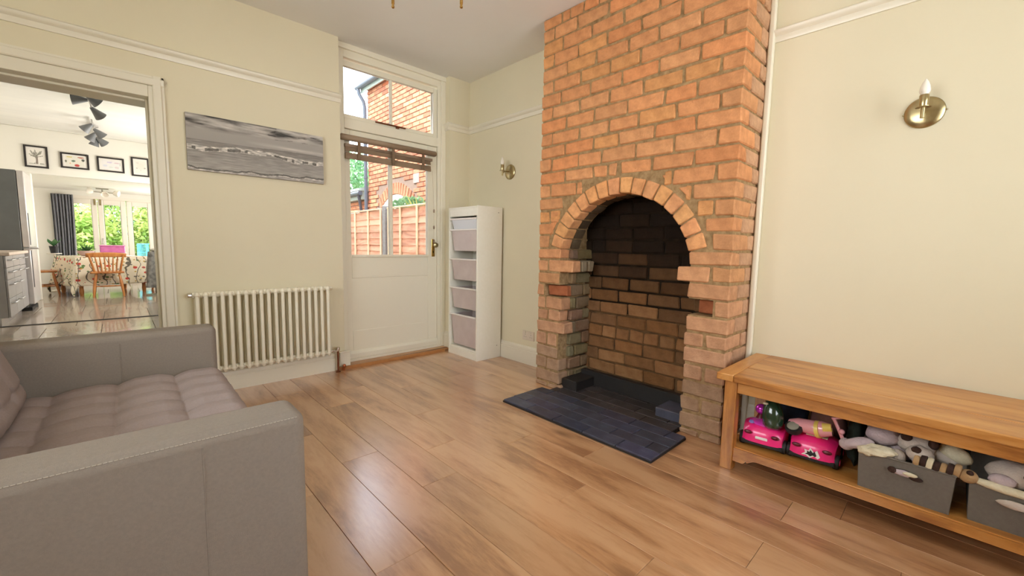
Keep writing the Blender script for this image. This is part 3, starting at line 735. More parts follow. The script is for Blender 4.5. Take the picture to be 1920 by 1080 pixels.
tag(b.build('pipe_elbow', pm('bare_copper', lin(206,128,86), lin(170,100,64), scale=20, rough=.35, metal=.8), smooth=50), 'short copper pipe elbow on the floor at the end of the oak step', 'pipe')

# ------------------------------------------------------------------ seascape canvas (painted print)
def paint_panel(mb_fn, nu, nv, colour_fn, name, mat, parent, loc=None):
    b = MB().grid(mb_fn, nu, nv)
    o = b.build(name, mat, parent, recalc=False)
    at = o.data.color_attributes.new('paint', 'FLOAT_COLOR', 'POINT')
    buf = []
    for j in range(nv+1):
        for i in range(nu+1):
            c = colour_fn(i/nu, j/nv); buf += [c[0], c[1], c[2], 1.0]
    at.data.foreach_set('color', buf)
    return o
def fbm(x, y, o=4, s=0.0):
    v = 0; a = .5
    for k in range(o):
        v += a*mnoise.noise(Vector((x, y, s+k*7.7))); x *= 2.03; y *= 2.03; a *= .5
    return v
def seascape(u, v):
    if v > .545:
        t = (v-.545)/.455
        g = .36 + .04*t
        top = max(0, min(1, (t-.38-.12*u)/.22))
        cl = fbm(u*5.0+v*1.5, v*13.0, 5, 2.0)
        g += top*(.85*cl - .05)
        if u > .55 and .45 < t < .9 and fbm(u*11, v*22, 2, 14.0) > .22: g -= .20
        if u > .38: g += .26*math.exp(-((t-.17-.07*(1-u))**2)/.0035)*min(1, (u-.38)*3)*(.75+.9*fbm(u*6, v*30, 3, 1.0))
        if t > .94 and u < .62: g -= .18
        if t < .075*max(0, min(1, (u-.40)*5)) + .02*fbm(u*16, .3): g = .23
        if t < .025: g = .21
    else:
        s = (.545-v)/.545
        g = .25 + .15*s + .22*fbm(u*10, v*60, 4, 5.0)
        w0 = .17 + .05*math.sin(u*8+1) + .10*fbm(u*5, 3.0)
        dd = s - w0
        env = .09 + .10*max(0, fbm(u*7.5, 4.0)+.25)
        if -.05 < dd < env:
            face = fbm(u*8.5, 9.0, 3)
            k = dd/env
            if face > .02 and .05 < k < .85: g = .12 + .22*max(0, fbm(u*26, v*30, 2, 8.0)+.15)
            elif face > -.22 or k < .35: g = .56 + .9*fbm(u*26, v*34, 3, 3.0)
        w1 = .86 + .06*math.sin(u*5+.3) + .16*fbm(u*6, 5.0)
        d1 = s - w1
        if -.02 < d1 < .035: g = .13 + .3*max(0, fbm(u*30, v*30, 2, 2.0))
        elif .035 <= d1 < .085: g = .50 + .8*fbm(u*30, v*40, 3, 6.0)
        elif d1 >= .085: g = .40 + .3*fbm(u*20, v*50, 3, 6.0)
    g = max(.05, min(.8, g*.92))
    return (g*1.04, g*.96, g*.86)
CX0, CX1, CZ0, CZ1 = .368, 1.242, 1.556, 1.926
canvas = tag(bev(MB().box(CX0, CX1, D-.024, D-.002, CZ0, CZ1).build('canvas_print', pm('canvas_edge', lin(170,160,148), lin(120,112,104), scale=20, rough=.8)), .002), 'long black and white canvas of breaking sea waves under clouds', 'picture')
paint_panel(lambda u, v: (CX0+.001+(CX1-CX0-.002)*u, D-.0245, CZ0+.001+(CZ1-CZ0-.002)*v), 330, 140, seascape, 'print', vcol_mat('seascape_print', .75), canvas)

# ------------------------------------------------------------------ wooden venetian blind on the back door
bl = thing('venetian_blind', 'brown wooden venetian blind pulled up at the top of the back door', 'blind', (1.88, YD-.03, 1.98))
b = MB(); b.cbox((0,-.012,0), (.955,.058,.046), .014); b.build('valance', M['blind'], bl, smooth=50)
b = MB().box(-.43, .43, -.02, .026, -.075, -.05).build('headrail', M['blind'], bl)
for k, (zc, ang) in enumerate(((-.0800, 1.30), (-.0905, 1.26), (-.1510, 1.42))):
    o = MB().cbox((0,0,0), (.838, .049 if k < 2 else .052, .003 if k < 2 else .012), .0012, RX(ang)).build('slat' if k < 2 else 'bottom_rail', M['blind'], bl, loc=(-.010, -.012-.004*k, zc), recalc=False)
for xx in (-.32, 0.0, .31):
    MB().box(xx-.014, xx+.014, -.046, -.043, -.175, -.03).build('ladder_tape', pm('brown_tape', lin(122,100,78), None, rough=.9), bl)
b = MB(); b.tube([(.415,-.04,-.17),(.424,-.045,-.4),(.43,-.045,-.62),(.43,-.045,-.86)], .0018, 6); b.build('cord', M['cord'], bl)
for zz in (-.56, -.72, -.86):
    MB().lathe([(.003,-.018),(.008,-.012),(.009,.004),(.005,.016),(.002,.018)], 10, (.43,-.045,zz)).build('cord_toggle', M['blind'], bl, smooth=50)

# ------------------------------------------------------------------ white storage tower with plastic bins
TW = thing('storage_tower', 'tall narrow white storage tower in the corner beside the back door', 'storage unit', (2.55, 3.248, 0))
tx0, tx1, ty0, ty1 = -.15, .15, -.23, .23
def wp(x0,x1,y0,y1,z0,z1,name):
    o = MB().box(x0,x1,y0,y1,z0,z1).build(name, M['whitewood'], TW); bev(o, .0015, 1); return o
sp = wp(tx0, tx1, ty0, ty0+.018, 0, 1.45, 'side_panel'); sq = wp(tx0, tx1, ty1-.018, ty1, 0, 1.45, 'side_panel')
wp(tx0, tx1, ty0+.018, ty1-.018, 1.432, 1.448, 'top_panel'); wp(tx1-.006, tx1-.001, ty0+.018, ty1-.018, .05, 1.432, 'back_panel')
wp(tx0+.012, tx1-.006, ty0+.018, ty1-.018, .075, .091, 'bottom_panel'); wp(tx0+.004, tx0+.018, ty0+.018, ty1-.018, .0, .075, 'plinth')
wp(tx0+.004, tx0+.018, ty0+.018, ty1-.018, 1.36, 1.432, 'front_rail')
RZS = [.19+.093*k for k in range(13)]
for par, ya, yb in ((sp, ty0+.018, ty0+.024), (sq, ty1-.024, ty1-.018)):
    for zz in RZS:
        MB().box(tx0+.006, tx1-.01, ya, yb, zz-.004, zz+.004).build('runner', M['whitewood'], par)
for zz in (.12, 1.40):
    MB().lathe([(.005,0),(.005,.0015),(0,.002)], 10, (0.10, ty0-.0005, zz), (0,-1,0)).build('screw_cap', M['hub'], sp)
def bin_(zt, h, label, mat):
    o = thing('storage_bin', label, 'storage box', (2.55, 3.248, 0), 0, 'plastic bins in the white storage tower')
    L0, L1 = ty0+.026, ty1-.026
    z0 = zt-h
    def shell(t):
        a = [(tx0+.012+.018, L0+.030), (tx1-.035, L0+.030), (tx1-.035, L1-.030), (tx0+.012+.018, L1-.030)]
        c_ = [(tx0+.012, L0+.008), (tx1-.02, L0+.008), (tx1-.02, L1-.008), (tx0+.012, L1-.008)]
        return a, c_
    a, c_ = shell(0)
    b = MB()
    V = [(p[0],p[1],z0) for p in a]+[(p[0],p[1],zt) for p in c_]
    F = [(0,1,2,3)]+[(i,(i+1)%4,4+(i+1)%4,4+i) for i in range(4)]
    b.add(V, F)
    s = b.build('tub', mat, o); m = s.modifiers.new('wall','SOLIDIFY'); m.thickness = .003
    bv = s.modifiers.new('bevel','BEVEL'); bv.width = .012; bv.segments = 3
    rim = MB(); rim.box(tx0-.004, tx0+.02, L0-.004, L1+.004, zt-.005, zt+.009).box(tx0+.02, tx1-.012, L0-.002, L0+.012, zt-.003, zt+.006).box(tx0+.02, tx1-.012, L1-.012, L1+.002, zt-.003, zt+.006).box(tx1-.024, tx1-.012, L0, L1, zt-.003, zt+.006)
    bev(rim.build('rim', M['binlid'], o), .002)
    return o
M['binclear'] = pm('clear_plastic', lin(214,216,220), None, rough=.25)
def filling(zt, h, label, col):
    o = MB().ell((2.55, 3.248, zt-h*.55), (.10,.165,h*.36), 14, 10, None, .25, h*10).build('cloth_bundle', pm('bundle_'+label[:8].replace(' ','_'), col, None, rough=.9), smooth=80)
    return o
bin_(1.335, .092, 'shallow clear lidded box at the top of the white storage tower', M['binclear'])
bin_(1.232, .200, 'second box from the top, pinkish white, in the white storage tower', M['bin'])
bin_(.950, .200, 'middle box with pale things inside in the white storage tower', M['bin'])
bin_(.672, .200, 'fourth box from the top in the white storage tower', M['bin'])
bin_(.405, .300, 'deep grey-white box at the bottom of the white storage tower', M['bin'])

# ------------------------------------------------------------------ wall sconces, socket, ceiling light
def sconce(y, z, label):
    t = thing('wall_sconce', label, 'wall light', (R-.001, y, z), 0, 'candle wall lights')
    MB().lathe([(.069,0),(.0695,.003),(.066,.007),(.045,.013),(.02,.017),(0,.018)], 36, (0,0,0), (-1,0,0)).build('backplate', M['brass'], t, smooth=60)
    for yy in (-.071, .071): MB().ell((-.004,yy,0), (.004,.004,.004), 8, 6).build('screw', M['brass'], t, smooth=60)
    MB().tube([(-.015,0,0),(-.05,0,.002),(-.078,0,-.006),(-.092,0,-.016),(-.096,0,-.03)], .0052, 10).tube([(-.10,0,-.045),(-.10,0,.0)], .008, 12).build('arm', M['brass'], t, smooth=50)
    MB().lathe([(.006,-.002),(.026,.0),(.026,.002),(.006,.003)], 24, (-.10,0,.0)).build('drip_tray', M['brass'], t, smooth=40)
    MB().lathe([(.0155,.002),(.0165,.004),(.0165,.052),(.015,.054)], 20, (-.10,0,.0)).build('sleeve', M['brass'], t, smooth=40)
    MB().lathe([(.0135,.05),(.0135,.058),(.018,.064),(.019,.072),(.0178,.082),(.0165,.09),(.010,.108),(.003,.120),(0,.122)], 20, (-.10,0,.0)).build('bulb', M['bulb'], t, smooth=60)
sconce(.162, 1.724, 'brass candle wall light above the oak toy table')
sconce(2.945, 1.778, 'small brass candle wall light above the white storage tower')
so = thing('double_socket', 'white double plug socket low on the wall left of the fireplace', 'socket', (R-.001, 2.655, .268))
bev(MB().box(-.010, 0, -.073, .073, -.043, .043).build('faceplate', M['socket'], so), .003)
for yy in (-.036, .036):
    MB().box(-.0112, -.0098, yy-.003, yy+.003, .004, .012).box(-.0112, -.0098, yy-.014, yy-.006, -.016, -.011).box(-.0112, -.0098, yy+.006, yy+.014, -.016, -.011).build('pin_holes', M['hub'], so)
    MB().cbox((-.012, yy*1.0-.0, .029), (.005,.012,.016), .001).build('switch', M['socket'], so)
ch = thing('chandelier', 'polished brass multi-arm ceiling light at the top edge of the picture', 'ceiling light', (1.178, 1.90, 0))
MB().lathe([(.055,CH-.028),(.06,CH-.02),(.06,CH-.001),(0,CH-.001)], 24).lathe([(.014,2.40),(.03,2.44),(.034,2.48),(.02,2.52),(.012,2.56),(.010,CH-.02)], 20).build('stem', M['gold'], ch, smooth=50)
for k in range(3):
    a = math.radians([-45, 135, 225][k])
    ca, sa = math.cos(a), math.sin(a); rad = .17
    pts = []
    for i in range(13):
        s = i/12; rr_ = .02+(rad-.02)*s; zz = 2.43 - .10*math.sin(s*PI*.92)*.8 - .02*s
        pts.append((ca*rr_, sa*rr_, zz))
    o = MB().tube(pts, .006, 10).build('arm', M['gold'], ch, smooth=50)
    e_ = pts[-1]; zt = e_[2]
    b = MB(); b.lathe([(.0,2.243),(.007,2.247),(.008,2.253),(.005,2.259),(.0075,2.265),(.0075,2.30),(.008,zt+.01)], 14, (ca*rad, sa*rad, 0)); b.build('finial', M['gold'], o, smooth=50)
    b = MB(); b.lathe([(.008,0),(.03,.004),(.03,.007),(.014,.012),(.014,.07),(.012,.072)], 16, (ca*rad, sa*rad, zt+.004)); b.build('candle_cup', M['gold'], o, smooth=40)
    b = MB(); b.lathe([(.012,0),(.017,.014),(.0165,.03),(.008,.052),(0,.062)], 14, (ca*rad, sa*rad, zt+.076)); b.build('bulb', M['bulb'], o, smooth=60)

# ------------------------------------------------------------------ sofa
SOFA = thing('sofa', 'small grey taupe sofa with square arms and tufted seat', 'sofa', (.336, 1.88, 0), math.radians(-.6))
def soft_box(x0,x1,y0,y1,z0,z1,name,mat,w=.03,seg=5):
    o = MB().box(x0,x1,y0,y1,z0,z1).build(name, mat, SOFA); b = bev(o, w, seg); return o
NA0, NA1, FA0, FA1, AZT = -.772, -.628, .668, .805, .652
for a, q in ((NA0, NA1), (FA0, FA1)):
    arm = soft_box(-.95, 0, a, q, .06, AZT, 'arm', M['sofa'], .028, 5)
    inn = q if a < 0 else a; out = a if a < 0 else q; sg = -1 if a < 0 else 1
    # top stitching along both upper edges, upright seam in the middle
    if sg < 0:
        b = MB()
        for i in range(116):
            x = -.93 + .912*i/116
            b.tube([(x, out+.0046, AZT-.0118), (x+.0058, out+.0046, AZT-.0118)], .0011, 4)
        st = b.build('stitching', M['thread'], arm, recalc=False); st['kind'] = 'stuff'
    b = MB(); b.tube([(-.215 if sg < 0 else -.405, out+sg*.0002, .08), (-.215 if sg < 0 else -.405, out+sg*.0002, AZT-.03)], .0016, 6); b.build('seam', M['sofa'], arm)
    if sg > 0:
        b = MB(); b.tube([(-.36, inn-.0006, .3), (-.36, inn-.0006, AZT-.04)], .0022, 6); b.build('seam', M['sofa'], arm)
soft_box(-.94, -.012, NA1, FA0, .07, .30, 'base', M['sofa'], .012, 2)
soft_box(-.97, -.76, NA0+.01, FA1-.01, .07, .78, 'back', M['sofa'], .03, 5)
# tufted seat cushion
sx0, sx1, sy0, sy1 = -.70, .024, NA1-.002, FA0+.002
px_, py_ = .197, .1445
def tuft(x, y, ox, oy):
    fu = (x-ox)/px_ % 1; fv = (y-oy)/py_ % 1
    a = min(fu, 1-fu)*2; c_ = min(fv, 1-fv)*2
    return (min(1, a*1.7)**.6)*.5 + (min(1, c_*1.5)**.6)*.5, (1-a)**4*(1-c_)**4
def seat_fn(u, v):
    x = sx0+(sx1-sx0)*u; y = sy0+(sy1-sy0)*v
    t, btn = tuft(x, y, -.375, .105)
    ex = max(0, 1-(sx1-x)/.05); ey = max(0, 1-min(y-sy0, sy1-y)/.05)
    z = .406 + .048*t*(.55+.45*min(1, u*1.6)) - .016*btn - .045*(ex**2.2) - .03*(ey**2.2) + .006*math.sin(u*PI)
    return (x + (.0 if ex < .99 else 0), y, z)
nu, nv = 150, 190
b = MB().grid(seat_fn, nu, nv)
ring = [i for i in range(nu+1)] + [j*(nu+1)+nu for j in range(1, nv+1)] + [nv*(nu+1)+i for i in range(nu-1, -1, -1)] + [j*(nu+1) for j in range(nv-1, 0, -1)]
base_i = len(b.v)
for zz, off in ((.36, .006), (.305, .0)):
    for i in ring:
        p = b.v[i]; b.v.append((p[0]+(off if p[0] > sx1-.001 else 0), p[1], zz))
nr = len(ring)
for i in range(nr):
    j = (i+1) % nr
    b.f.append((ring[i], ring[j], base_i+j, base_i+i)); b.f.append((base_i+i, base_i+j, base_i+nr+j, base_i+nr+i))
b.f.append(tuple(base_i+nr+i for i in range(nr)))
seat = b.build('seat_cushion', M['seatfab'], SOFA, smooth=80)
# back cushions, plump and tufted
def back_fn(y0, y1):
    def fn(u, v):
        y = y0+(y1-y0)*u; s = v
        z = .425+.36*s
        edge = (1-abs(2*u-1)**5)*(1-abs(2*s-1)**5)
        fu = (y/.19) % 1; fv = (s*2.0+.5) % 1
        a = min(fu, 1-fu)*2; c_ = min(fv, 1-fv)*2
        dent = .030*max(0, 1-a*1.8)**2*max(0, 1-c_*2.2)**1.5 + .010*max(0, 1-a*3)+.010*max(0, 1-c_*4)
        th = .10*max(0, edge)**.45
        return (-.775+.055+th+.02*(1-s)-.10*(s) - dent*edge, y, z)
    return fn
for y0, y1 in ((NA1+.006, .015), (.025, FA0-.006)):
    b = MB().grid(back_fn(y0, y1), 60, 44)
    o = b.build('back_cushion', M['seatfab'], SOFA, smooth=80, recalc=False)
    md = o.modifiers.new('thick', 'SOLIDIFY'); md.thickness = .05; md.offset = -1
for xx in (-.90, -.06):
    for yy in (NA0+.06, FA1-.06):
        MB().lathe([(.018,0),(.024,.07)], 14, (xx, yy, 0)).build('leg', M['oakz'], SOFA, smooth=40)

# ------------------------------------------------------------------ oak toy table
TT = thing('oak_table', 'long low oak table with an open shelf of toys against the cream wall', 'table', (2.42, .17, 0))
tX0, tX1, tY0, tY1, TZ = 2.128-2.42, 2.716-2.42, -.43-.17, .772-.17, .4835
def tp(x0,x1,y0,y1,z0,z1,name,mat,w=.004):
    o = MB().box(x0-(x0+x1)/2, x1-(x0+x1)/2, y0-(y0+y1)/2, y1-(y0+y1)/2, z0-(z0+z1)/2, z1-(z0+z1)/2).build(name, mat, TT, loc=((x0+x1)/2,(y0+y1)/2,(z0+z1)/2)); bev(o, w, 2); return o
tp(tX0-.0, tX1, tY1-.078, tY1, TZ-.036, TZ, 'end_board', M['oakx'], .005)
tp(tX0-.0, tX1, tY0, tY0+.078, TZ-.036, TZ, 'end_board', M['oakx'], .005)
wbd = (tX1-tX0)/3
for k in range(3): tp(tX0+wbd*k+(.0004 if k else 0), tX0+wbd*(k+1)-.0004, tY0+.0785, tY1-.0785, TZ-.036, TZ, 'top_board', M['oak'], .005 if k == 0 else .0012)
for xa in (tX0+.020, tX1-.075):
    for ya in (tY0+.035, tY1-.090):
        tp(xa, xa+.055, ya, ya+.055, 0, TZ-.036, 'leg', M['oakz'], .003)
for xa in (tX0+.030, tX1-.055): tp(xa, xa+.022, tY0+.09, tY1-.09, TZ-.092, TZ-.036, 'apron', M['oak'], .002)
for ya in (tY0+.045, tY1-.075): tp(tX0+.075, tX1-.075, ya, ya+.022, TZ-.092, TZ-.036, 'end_apron', M['oakx'], .002)
SZ = .118
for k in range(3):
    w3 = (tX1-tX0-.08)/3; tp(tX0+.040+w3*k, tX0+.040+w3*(k+1)-.0008, tY0+.05, tY1-.05, SZ-.02, SZ, 'shelf_board', M['oak'], .0012)
def bracket_rail(x0, x1):
    L = tY1-tY0-.18; h0, h1 = .055, SZ-.004
    prof = []
    y0 = -L/2; y1 = L/2
    def side(s):
        q = [(0,.0),(.045,.0),(.052,.006),(.060,.016),(.064,.010),(.074,.016),(.090,.026),(.104,.030)]
        return [(s*(L/2) - s*d, h0-.006+dz) for d, dz in q]
    P = side(-1) + side(1)[::-1] + [(y1, h1), (y0, h1)]
    o = MB().prism(P, 'x', x0, x1).build('shelf_rail', M['oak'], TT, loc=(0, (tY0+tY1)/2, 0)); o.modifiers.new('tri','TRIANGULATE'); return o
bracket_rail(tX0+.030, tX0+.050); bracket_rail(tX1-.052, tX1-.032)
SY = SZ   # top of the shelf

# ------------------------------------------------------------------ toys on the shelf
def toy_car(x, y, rz, label, variant):
    t = thing('toy_car', label, 'toy', (x, y, SY), rz)
    # body: rounded wedge, nose towards -x
    L, W = .22, .182
    def fn(u, v):
        s = u; w = (v-.5)*2
        x_ = -L/2 + L*s
        prof = [(0,.082),(.06,.104),(.16,.118),(.34,.126),(.5,.124),(.75,.110),(1,.09)]
        for (a, za), (q, zq) in zip(prof[:-1], prof[1:]):
            if a <= s <= q: zt = za+(zq-za)*(s-a)/(q-a); break
        zt -= .022*abs(w)**3.5
        yy = W/2*w*(1-.10*(1-s)**3)
        return (x_+ .02*abs(w)**3*(1-s)*.8, yy, zt)
    b = MB().grid(fn, 24, 18)
    nu, nv = 24, 18
    ring = [i for i in range(nu+1)] + [j*(nu+1)+nu for j in range(1, nv+1)] + [nv*(nu+1)+i for i in range(nu-1, -1, -1)] + [j*(nu+1) for j in range(nv-1, 0, -1)]
    bi = len(b.v)
    for i in ring: p = b.v[i]; b.v.append((p[0]*1.04, p[1]*1.03, .036))
    n_ = len(ring)
    for i in range(n_): b.f.append((ring[i], ring[(i+1)%n_], bi+(i+1)%n_, bi+i))
    b.f.append(tuple(bi+i for i in range(n_)))
    body = b.build('body', M['pink'], t, smooth=35)
    bev(MB().box(-L/2+.004, L/2, -W/2+.004, W/2-.004, .018, .038).build('underside', M['rubber'], t), .004)
    for yy in (-.057, .057):
        MB().ell((-L/2-.006, yy, .082), (.006,.018,.0095), 16, 8).build('headlight', M['maroon'], t, smooth=60)
    for xx in (-.065, .07):
        for yy in (-W/2+.004, W/2-.004):
            w = MB().lathe([(.012,-.012),(.029,-.011),(.032,-.006),(.032,.006),(.029,.011),(.012,.012)], 18, (xx, yy, .032), (0,1,0)).build('wheel', M['rubber'], t, smooth=40)
            MB().lathe([(.014,-.0145),(.012,.0145)], 12, (xx, yy, .032), (0,1,0)).build('hub', M['pink'], w, smooth=40)
    if variant == 0:
        bev(MB().box(-L/2-.0085, -L/2-.002, -.026, .026, .056, .070).build('badge', M['paper'], t), .004)
        b = MB().ell((-.062, .052, .119), (.028,.014,.004), 14, 8); b.build('lilac_panel', M['lilac'], t, smooth=60)
        MB().ell((-.03,.0,.116), (.06,.07,.014), 16, 10).build('bonnet', M['magenta'], t, smooth=60)
    else:
        # white edged black sticker, an abstract splash
        P = [(-.034,.050),(-.022,.078),(-.010,.066),(.004,.084),(.010,.068),(.026,.072),(.022,.058),(.036,.044),(.018,.046),(.004,.036),(-.012,.048),(-.026,.040)]
        V = lambda q, k: [(q[i][0]*k, .058+(q[i][1]-.058)*k) for i in range(len(q))]
        MB().prism(V(P, 1.0), 'x', -L/2-.0062, -L/2-.0045).build('sticker', M['paper'], t)
        MB().prism(V(P, .62), 'x', -L/2-.0072, -L/2-.0060).build('sticker_print', M['ink'], t)
        MB().box(-.07,-.02,-.05,.03,.124,.127).build('label', M['cream'], t)
    return t
toy_car(2.325, .590, math.radians(6), 'pink toy car with an oval white badge, leftmost on the shelf', 0)
toy_car(2.345, .388, math.radians(3), 'pink toy car with a black and white sticker on its nose', 1)
# dark green bottle-like toy
t = thing('bottle_toy', 'glossy dark green bottle-shaped toy standing on the pink toy car', 'toy', (2.262, .545, SY+.108))
MB().lathe([(.0,0),(.032,.004),(.044,.02),(.046,.06),(.041,.098),(.030,.124),(.022,.138),(.016,.150),(.0,.152)], 24, (0,0,0), (.10,.10,1)).build('body', M['green'], t, smooth=60)
MB().ell((-.018,.034,.122), (.012,.012,.005), 12, 8).build('eye', M['cream'], t, smooth=60)
MB().ell((.0,.028,.152), (.008,.008,.008), 10, 8).build('knob', M['cream'], t, smooth=60)
t = thing('ball_toy', 'shiny magenta ball toy beside the dark green bottle', 'toy', (2.315, .615, SY+.118))
MB().ell((0,0,.055), (.026,.026,.026), 18, 12).build('ball', pm('shiny_magenta', lin(206,60,190), None, rough=.12, metal=.6), t, smooth=70)
MB().lathe([(.022,0),(.02,.01),(.012,.03),(.012,.04)], 14).build('stem', M['maroon'], t, smooth=40)
# pink and yellow scooter toy
t = thing('scooter_toy', 'pale pink and yellow toy scooter lying on the second pink car', 'toy', (2.285, .395, SY+.122), math.radians(-6))
MB().tube([(-.0,.085,.022),(-.004,.05,.034),(-.006,.0,.040),(-.006,-.04,.046),(0,-.075,.052)], [.026,.031,.033,.036,.026], 16).build('body', M['palepink'], t, smooth=60)
MB().tube([(-.012,-.02,.040),(-.012,-.034,.043)], .0385, 16).tube([(-.02,-.045,.058),(-.014,-.075,.066)], [.022,.018], 12).build('trim', M['yellow'], t, smooth=50)
w = MB().lathe([(.018,-.014),(.034,-.012),(.036,0),(.034,.012),(.018,.014)], 22, (-.034,.062,.022), (-.6,.1,1)).build('wheel', M['rubber'], t, smooth=40)
MB().lathe([(.024,.0),(.024,.016),(.010,.019),(0,.019)], 18, (-.036,.062,.022), (-.6,.1,1)).build('hub', M['hub'], w, smooth=40)
MB().tube([(.0,-.075,.11),(.0,-.095,.07),(-.005,-.115,.03),(-.008,-.13,-.01)], .0075, 10).tube([(0,-.07,.105),(0,-.105,.12)], .006, 8).build('handlebar', M['palepink'], t, smooth=50)
MB().ell((-.008,-.11,.06), (.012,.012,.012), 10, 8).build('knob', M['palepink'], t, smooth=60)
# dark things at the back of the shelf
tag(MB().ell((2.54,.545,SY+.118), (.07,.085,.118), 18, 12, None, .25, 3).build('soft_toy', M['navy'], smooth=80), 'dark blue soft toy at the back of the shelf behind the green bottle', 'soft toy')
tag(MB().ell((2.54,.375,SY+.13), (.06,.075,.13), 18, 12, None, .25, 5).build('soft_toy', pm('dusty_pink_plush', lin(150,100,96), lin(120,84,60), scale=12, rough=.95), smooth=80), 'dusty pink soft toy at the back behind the toy scooter', 'soft toy')
tag(MB().ell((2.43,.252,SY+.12), (.12,.033,.12), 18, 12, None, .2, 8).build('cushion', M['dgreen'], smooth=80), 'dark green cloth bundle between the cars and the grey box', 'cloth')

# grey felt boxes
def felt_box(y0, y1, x0, x1, h, label):
    t = thing('storage_box', label, 'storage box', ((x0+x1)/2, (y0+y1)/2, SY), 0, 'grey felt boxes of soft toys')
    hx, hy = (x1-x0)/2, (y1-y0)/2
    T = .004; tp_ = .012
    # front with an oval hand hole, drawn as a ring of quads
    def wall_front(sx):
        n_ = 32; cx_, cz = .0, h*.72; V = []; F = []
        for i in range(n_):
            a = 2*PI*i/n_
            ir = (cx_+.034*math.cos(a), cz+.014*math.sin(a))
            ca, sa = math.cos(a), math.sin(a)
            k = min(hy/abs(ca) if abs(ca) > 1e-6 else 1e9, ((h-cz) if sa > 0 else cz)/abs(sa) if abs(sa) > 1e-6 else 1e9)
            V += [ir, (cx_+ca*k, cz+sa*k)]
        corners = [(hy,h),(-hy,h),(-hy,0),(hy,0)]
        P3 = []
        for (yy, zz) in V: P3.append((yy, zz))
        b = MB(); W = []
        for yy, zz in P3:
            tap = 1 - .05*(1-zz/h); W.append((sx*hx*tap, yy*tap, zz))
        F = [(2*i, 2*i+1, (2*i+3) % (2*n_), (2*i+2) % (2*n_)) for i in range(n_)]
        # corner fillers
        for cy_, cz_ in corners:
            ang = math.atan2(cz_-cz, cy_-cx_) % (2*PI); i = int(ang/(2*PI)*n_) % n_
            tap = 1 - .05*(1-cz_/h); W.append((sx*hx*tap, cy_*tap, cz_)); F.append((2*i+1, len(W)-1, (2*i+3) % (2*n_)))
        return W, F
    b = MB()
    for sx in (-1, 1):
        W, F = wall_front(sx); b.add(W, F)
    k0 = .95
    for sy in (-1, 1): b.add([(-hx*k0, sy*hy*k0, 0), (hx*k0, sy*hy*k0, 0), (hx, sy*hy, h), (-hx, sy*hy, h)], [(0,1,2,3)])
    b.add([(-hx*k0,-hy*k0,.002),(hx*k0,-hy*k0,.002),(hx*k0,hy*k0,.002),(-hx*k0,hy*k0,.002)], [(0,1,2,3)])
    o = b.build('body', M['grey'], t); md = o.modifiers.new('thick','SOLIDIFY'); md.thickness = T; md.offset = 0
    rim = MB()
    for sx in (-1,1): rim.cbox((sx*hx,0,h), (.009, 2*hy+.006, .008), .003)
    for sy in (-1,1): rim.cbox((0,sy*hy,h), (2*hx, .009, .008), .003)
    rim.build('rim', M['grey'], t)
    return t
felt_box(-.060, .215, 2.185, 2.560, .155, 'grey felt box of soft toys in the middle of the oak table')
felt_box(-.375, -.095, 2.205, 2.560, .150, 'grey felt box of soft toys at the right edge of the picture')
bz = SY+.155
def soft(parts, name, label, cat='soft toy'):
    t = thing(name, label, cat, parts[0][1])
    o0 = Vector(parts[0][1])
    for pn, c, r, mat, rot in parts:
        MB().ell(Vector(c)-o0, r, 16, 12, rot, .12, c[1]*9).build(pn, M[mat], t, smooth=80)
    return t
soft([('body',(2.285,.155,bz+.055),(.055,.055,.042),'mauve',None), ('arm',(2.215,.225,bz+.015),(.022,.058,.022),'mauve',RX(-.45)), ('arm',(2.225,.262,bz-.006),(.024,.026,.024),'mauve',None), ('leg',(2.30,.10,bz-.0),(.03,.05,.03),'mauve',None)], 'plush_toy', 'lavender plush toy with one arm hanging over the grey box')
t = thing('lace_cloth', 'cream lacy cloth draped over the corner of the grey box', 'cloth', (2.21,.165,bz))
MB().ell((-.006,-.002,.010), (.034,.062,.022), 22, 14, RX(-.10), .35, 4).ell((-.020,.026,.004), (.020,.030,.020), 16, 12, None, .3, 7).build('cloth', M['cream'], t, smooth=80)
soft([('body',(2.285,.055,bz+.052),(.050,.060,.045),'whiteplush',None), ('head',(2.235,.040,bz+.030),(.035,.04,.035),'whiteplush',None), ('patch',(2.249,.082,bz+.082),(.018,.018,.016),'brown',None), ('patch',(2.212,.050,bz+.052),(.013,.015,.013),'brown',None), ('patch',(2.25,.005,bz+.078),(.02,.016,.02),'brown',None), ('muzzle',(2.205,.035,bz+.012),(.017,.024,.017),'mauve',None), ('leg',(2.23,.105,bz+.0),(.022,.03,.03),'whiteplush',None)], 'plush_cow', 'off-white plush cow with dark brown patches in the grey box')
t = thing('striped_plush', 'brown and cream striped plush animal lying on the grey box edge', 'soft toy', (2.205, -.005, bz+.004))
cols = ['tan','brown','cream','brown','tan','brown','tan']
for k in range(7):
    yy = .050-.018*k
    MB().lathe([(.010,-.010),(.023,-.008),(.025,0),(.023,.008),(.010,.010)], 16, (.002*math.sin(k*2), yy, .008+.006*math.sin(k*1.3)), (.1,1,.1)).build('band', M[cols[k]], t, smooth=60)
MB().ell((0,-.085,.004), (.026,.026,.024), 16, 12).build('head', M['tan'], t, smooth=70)
MB().ell((-.016,-.088,.022), (.008,.010,.010), 10, 8).build('ear', M['brown'], t, smooth=70)
soft([('body',(2.33,-.03,bz+.02),(.06,.06,.035),'whiteplush',None),('head',(2.30,-.055,bz+.045),(.03,.05,.03),'cream',RX(.4))], 'plush_toy', 'cream plush toy behind the striped plush animal')
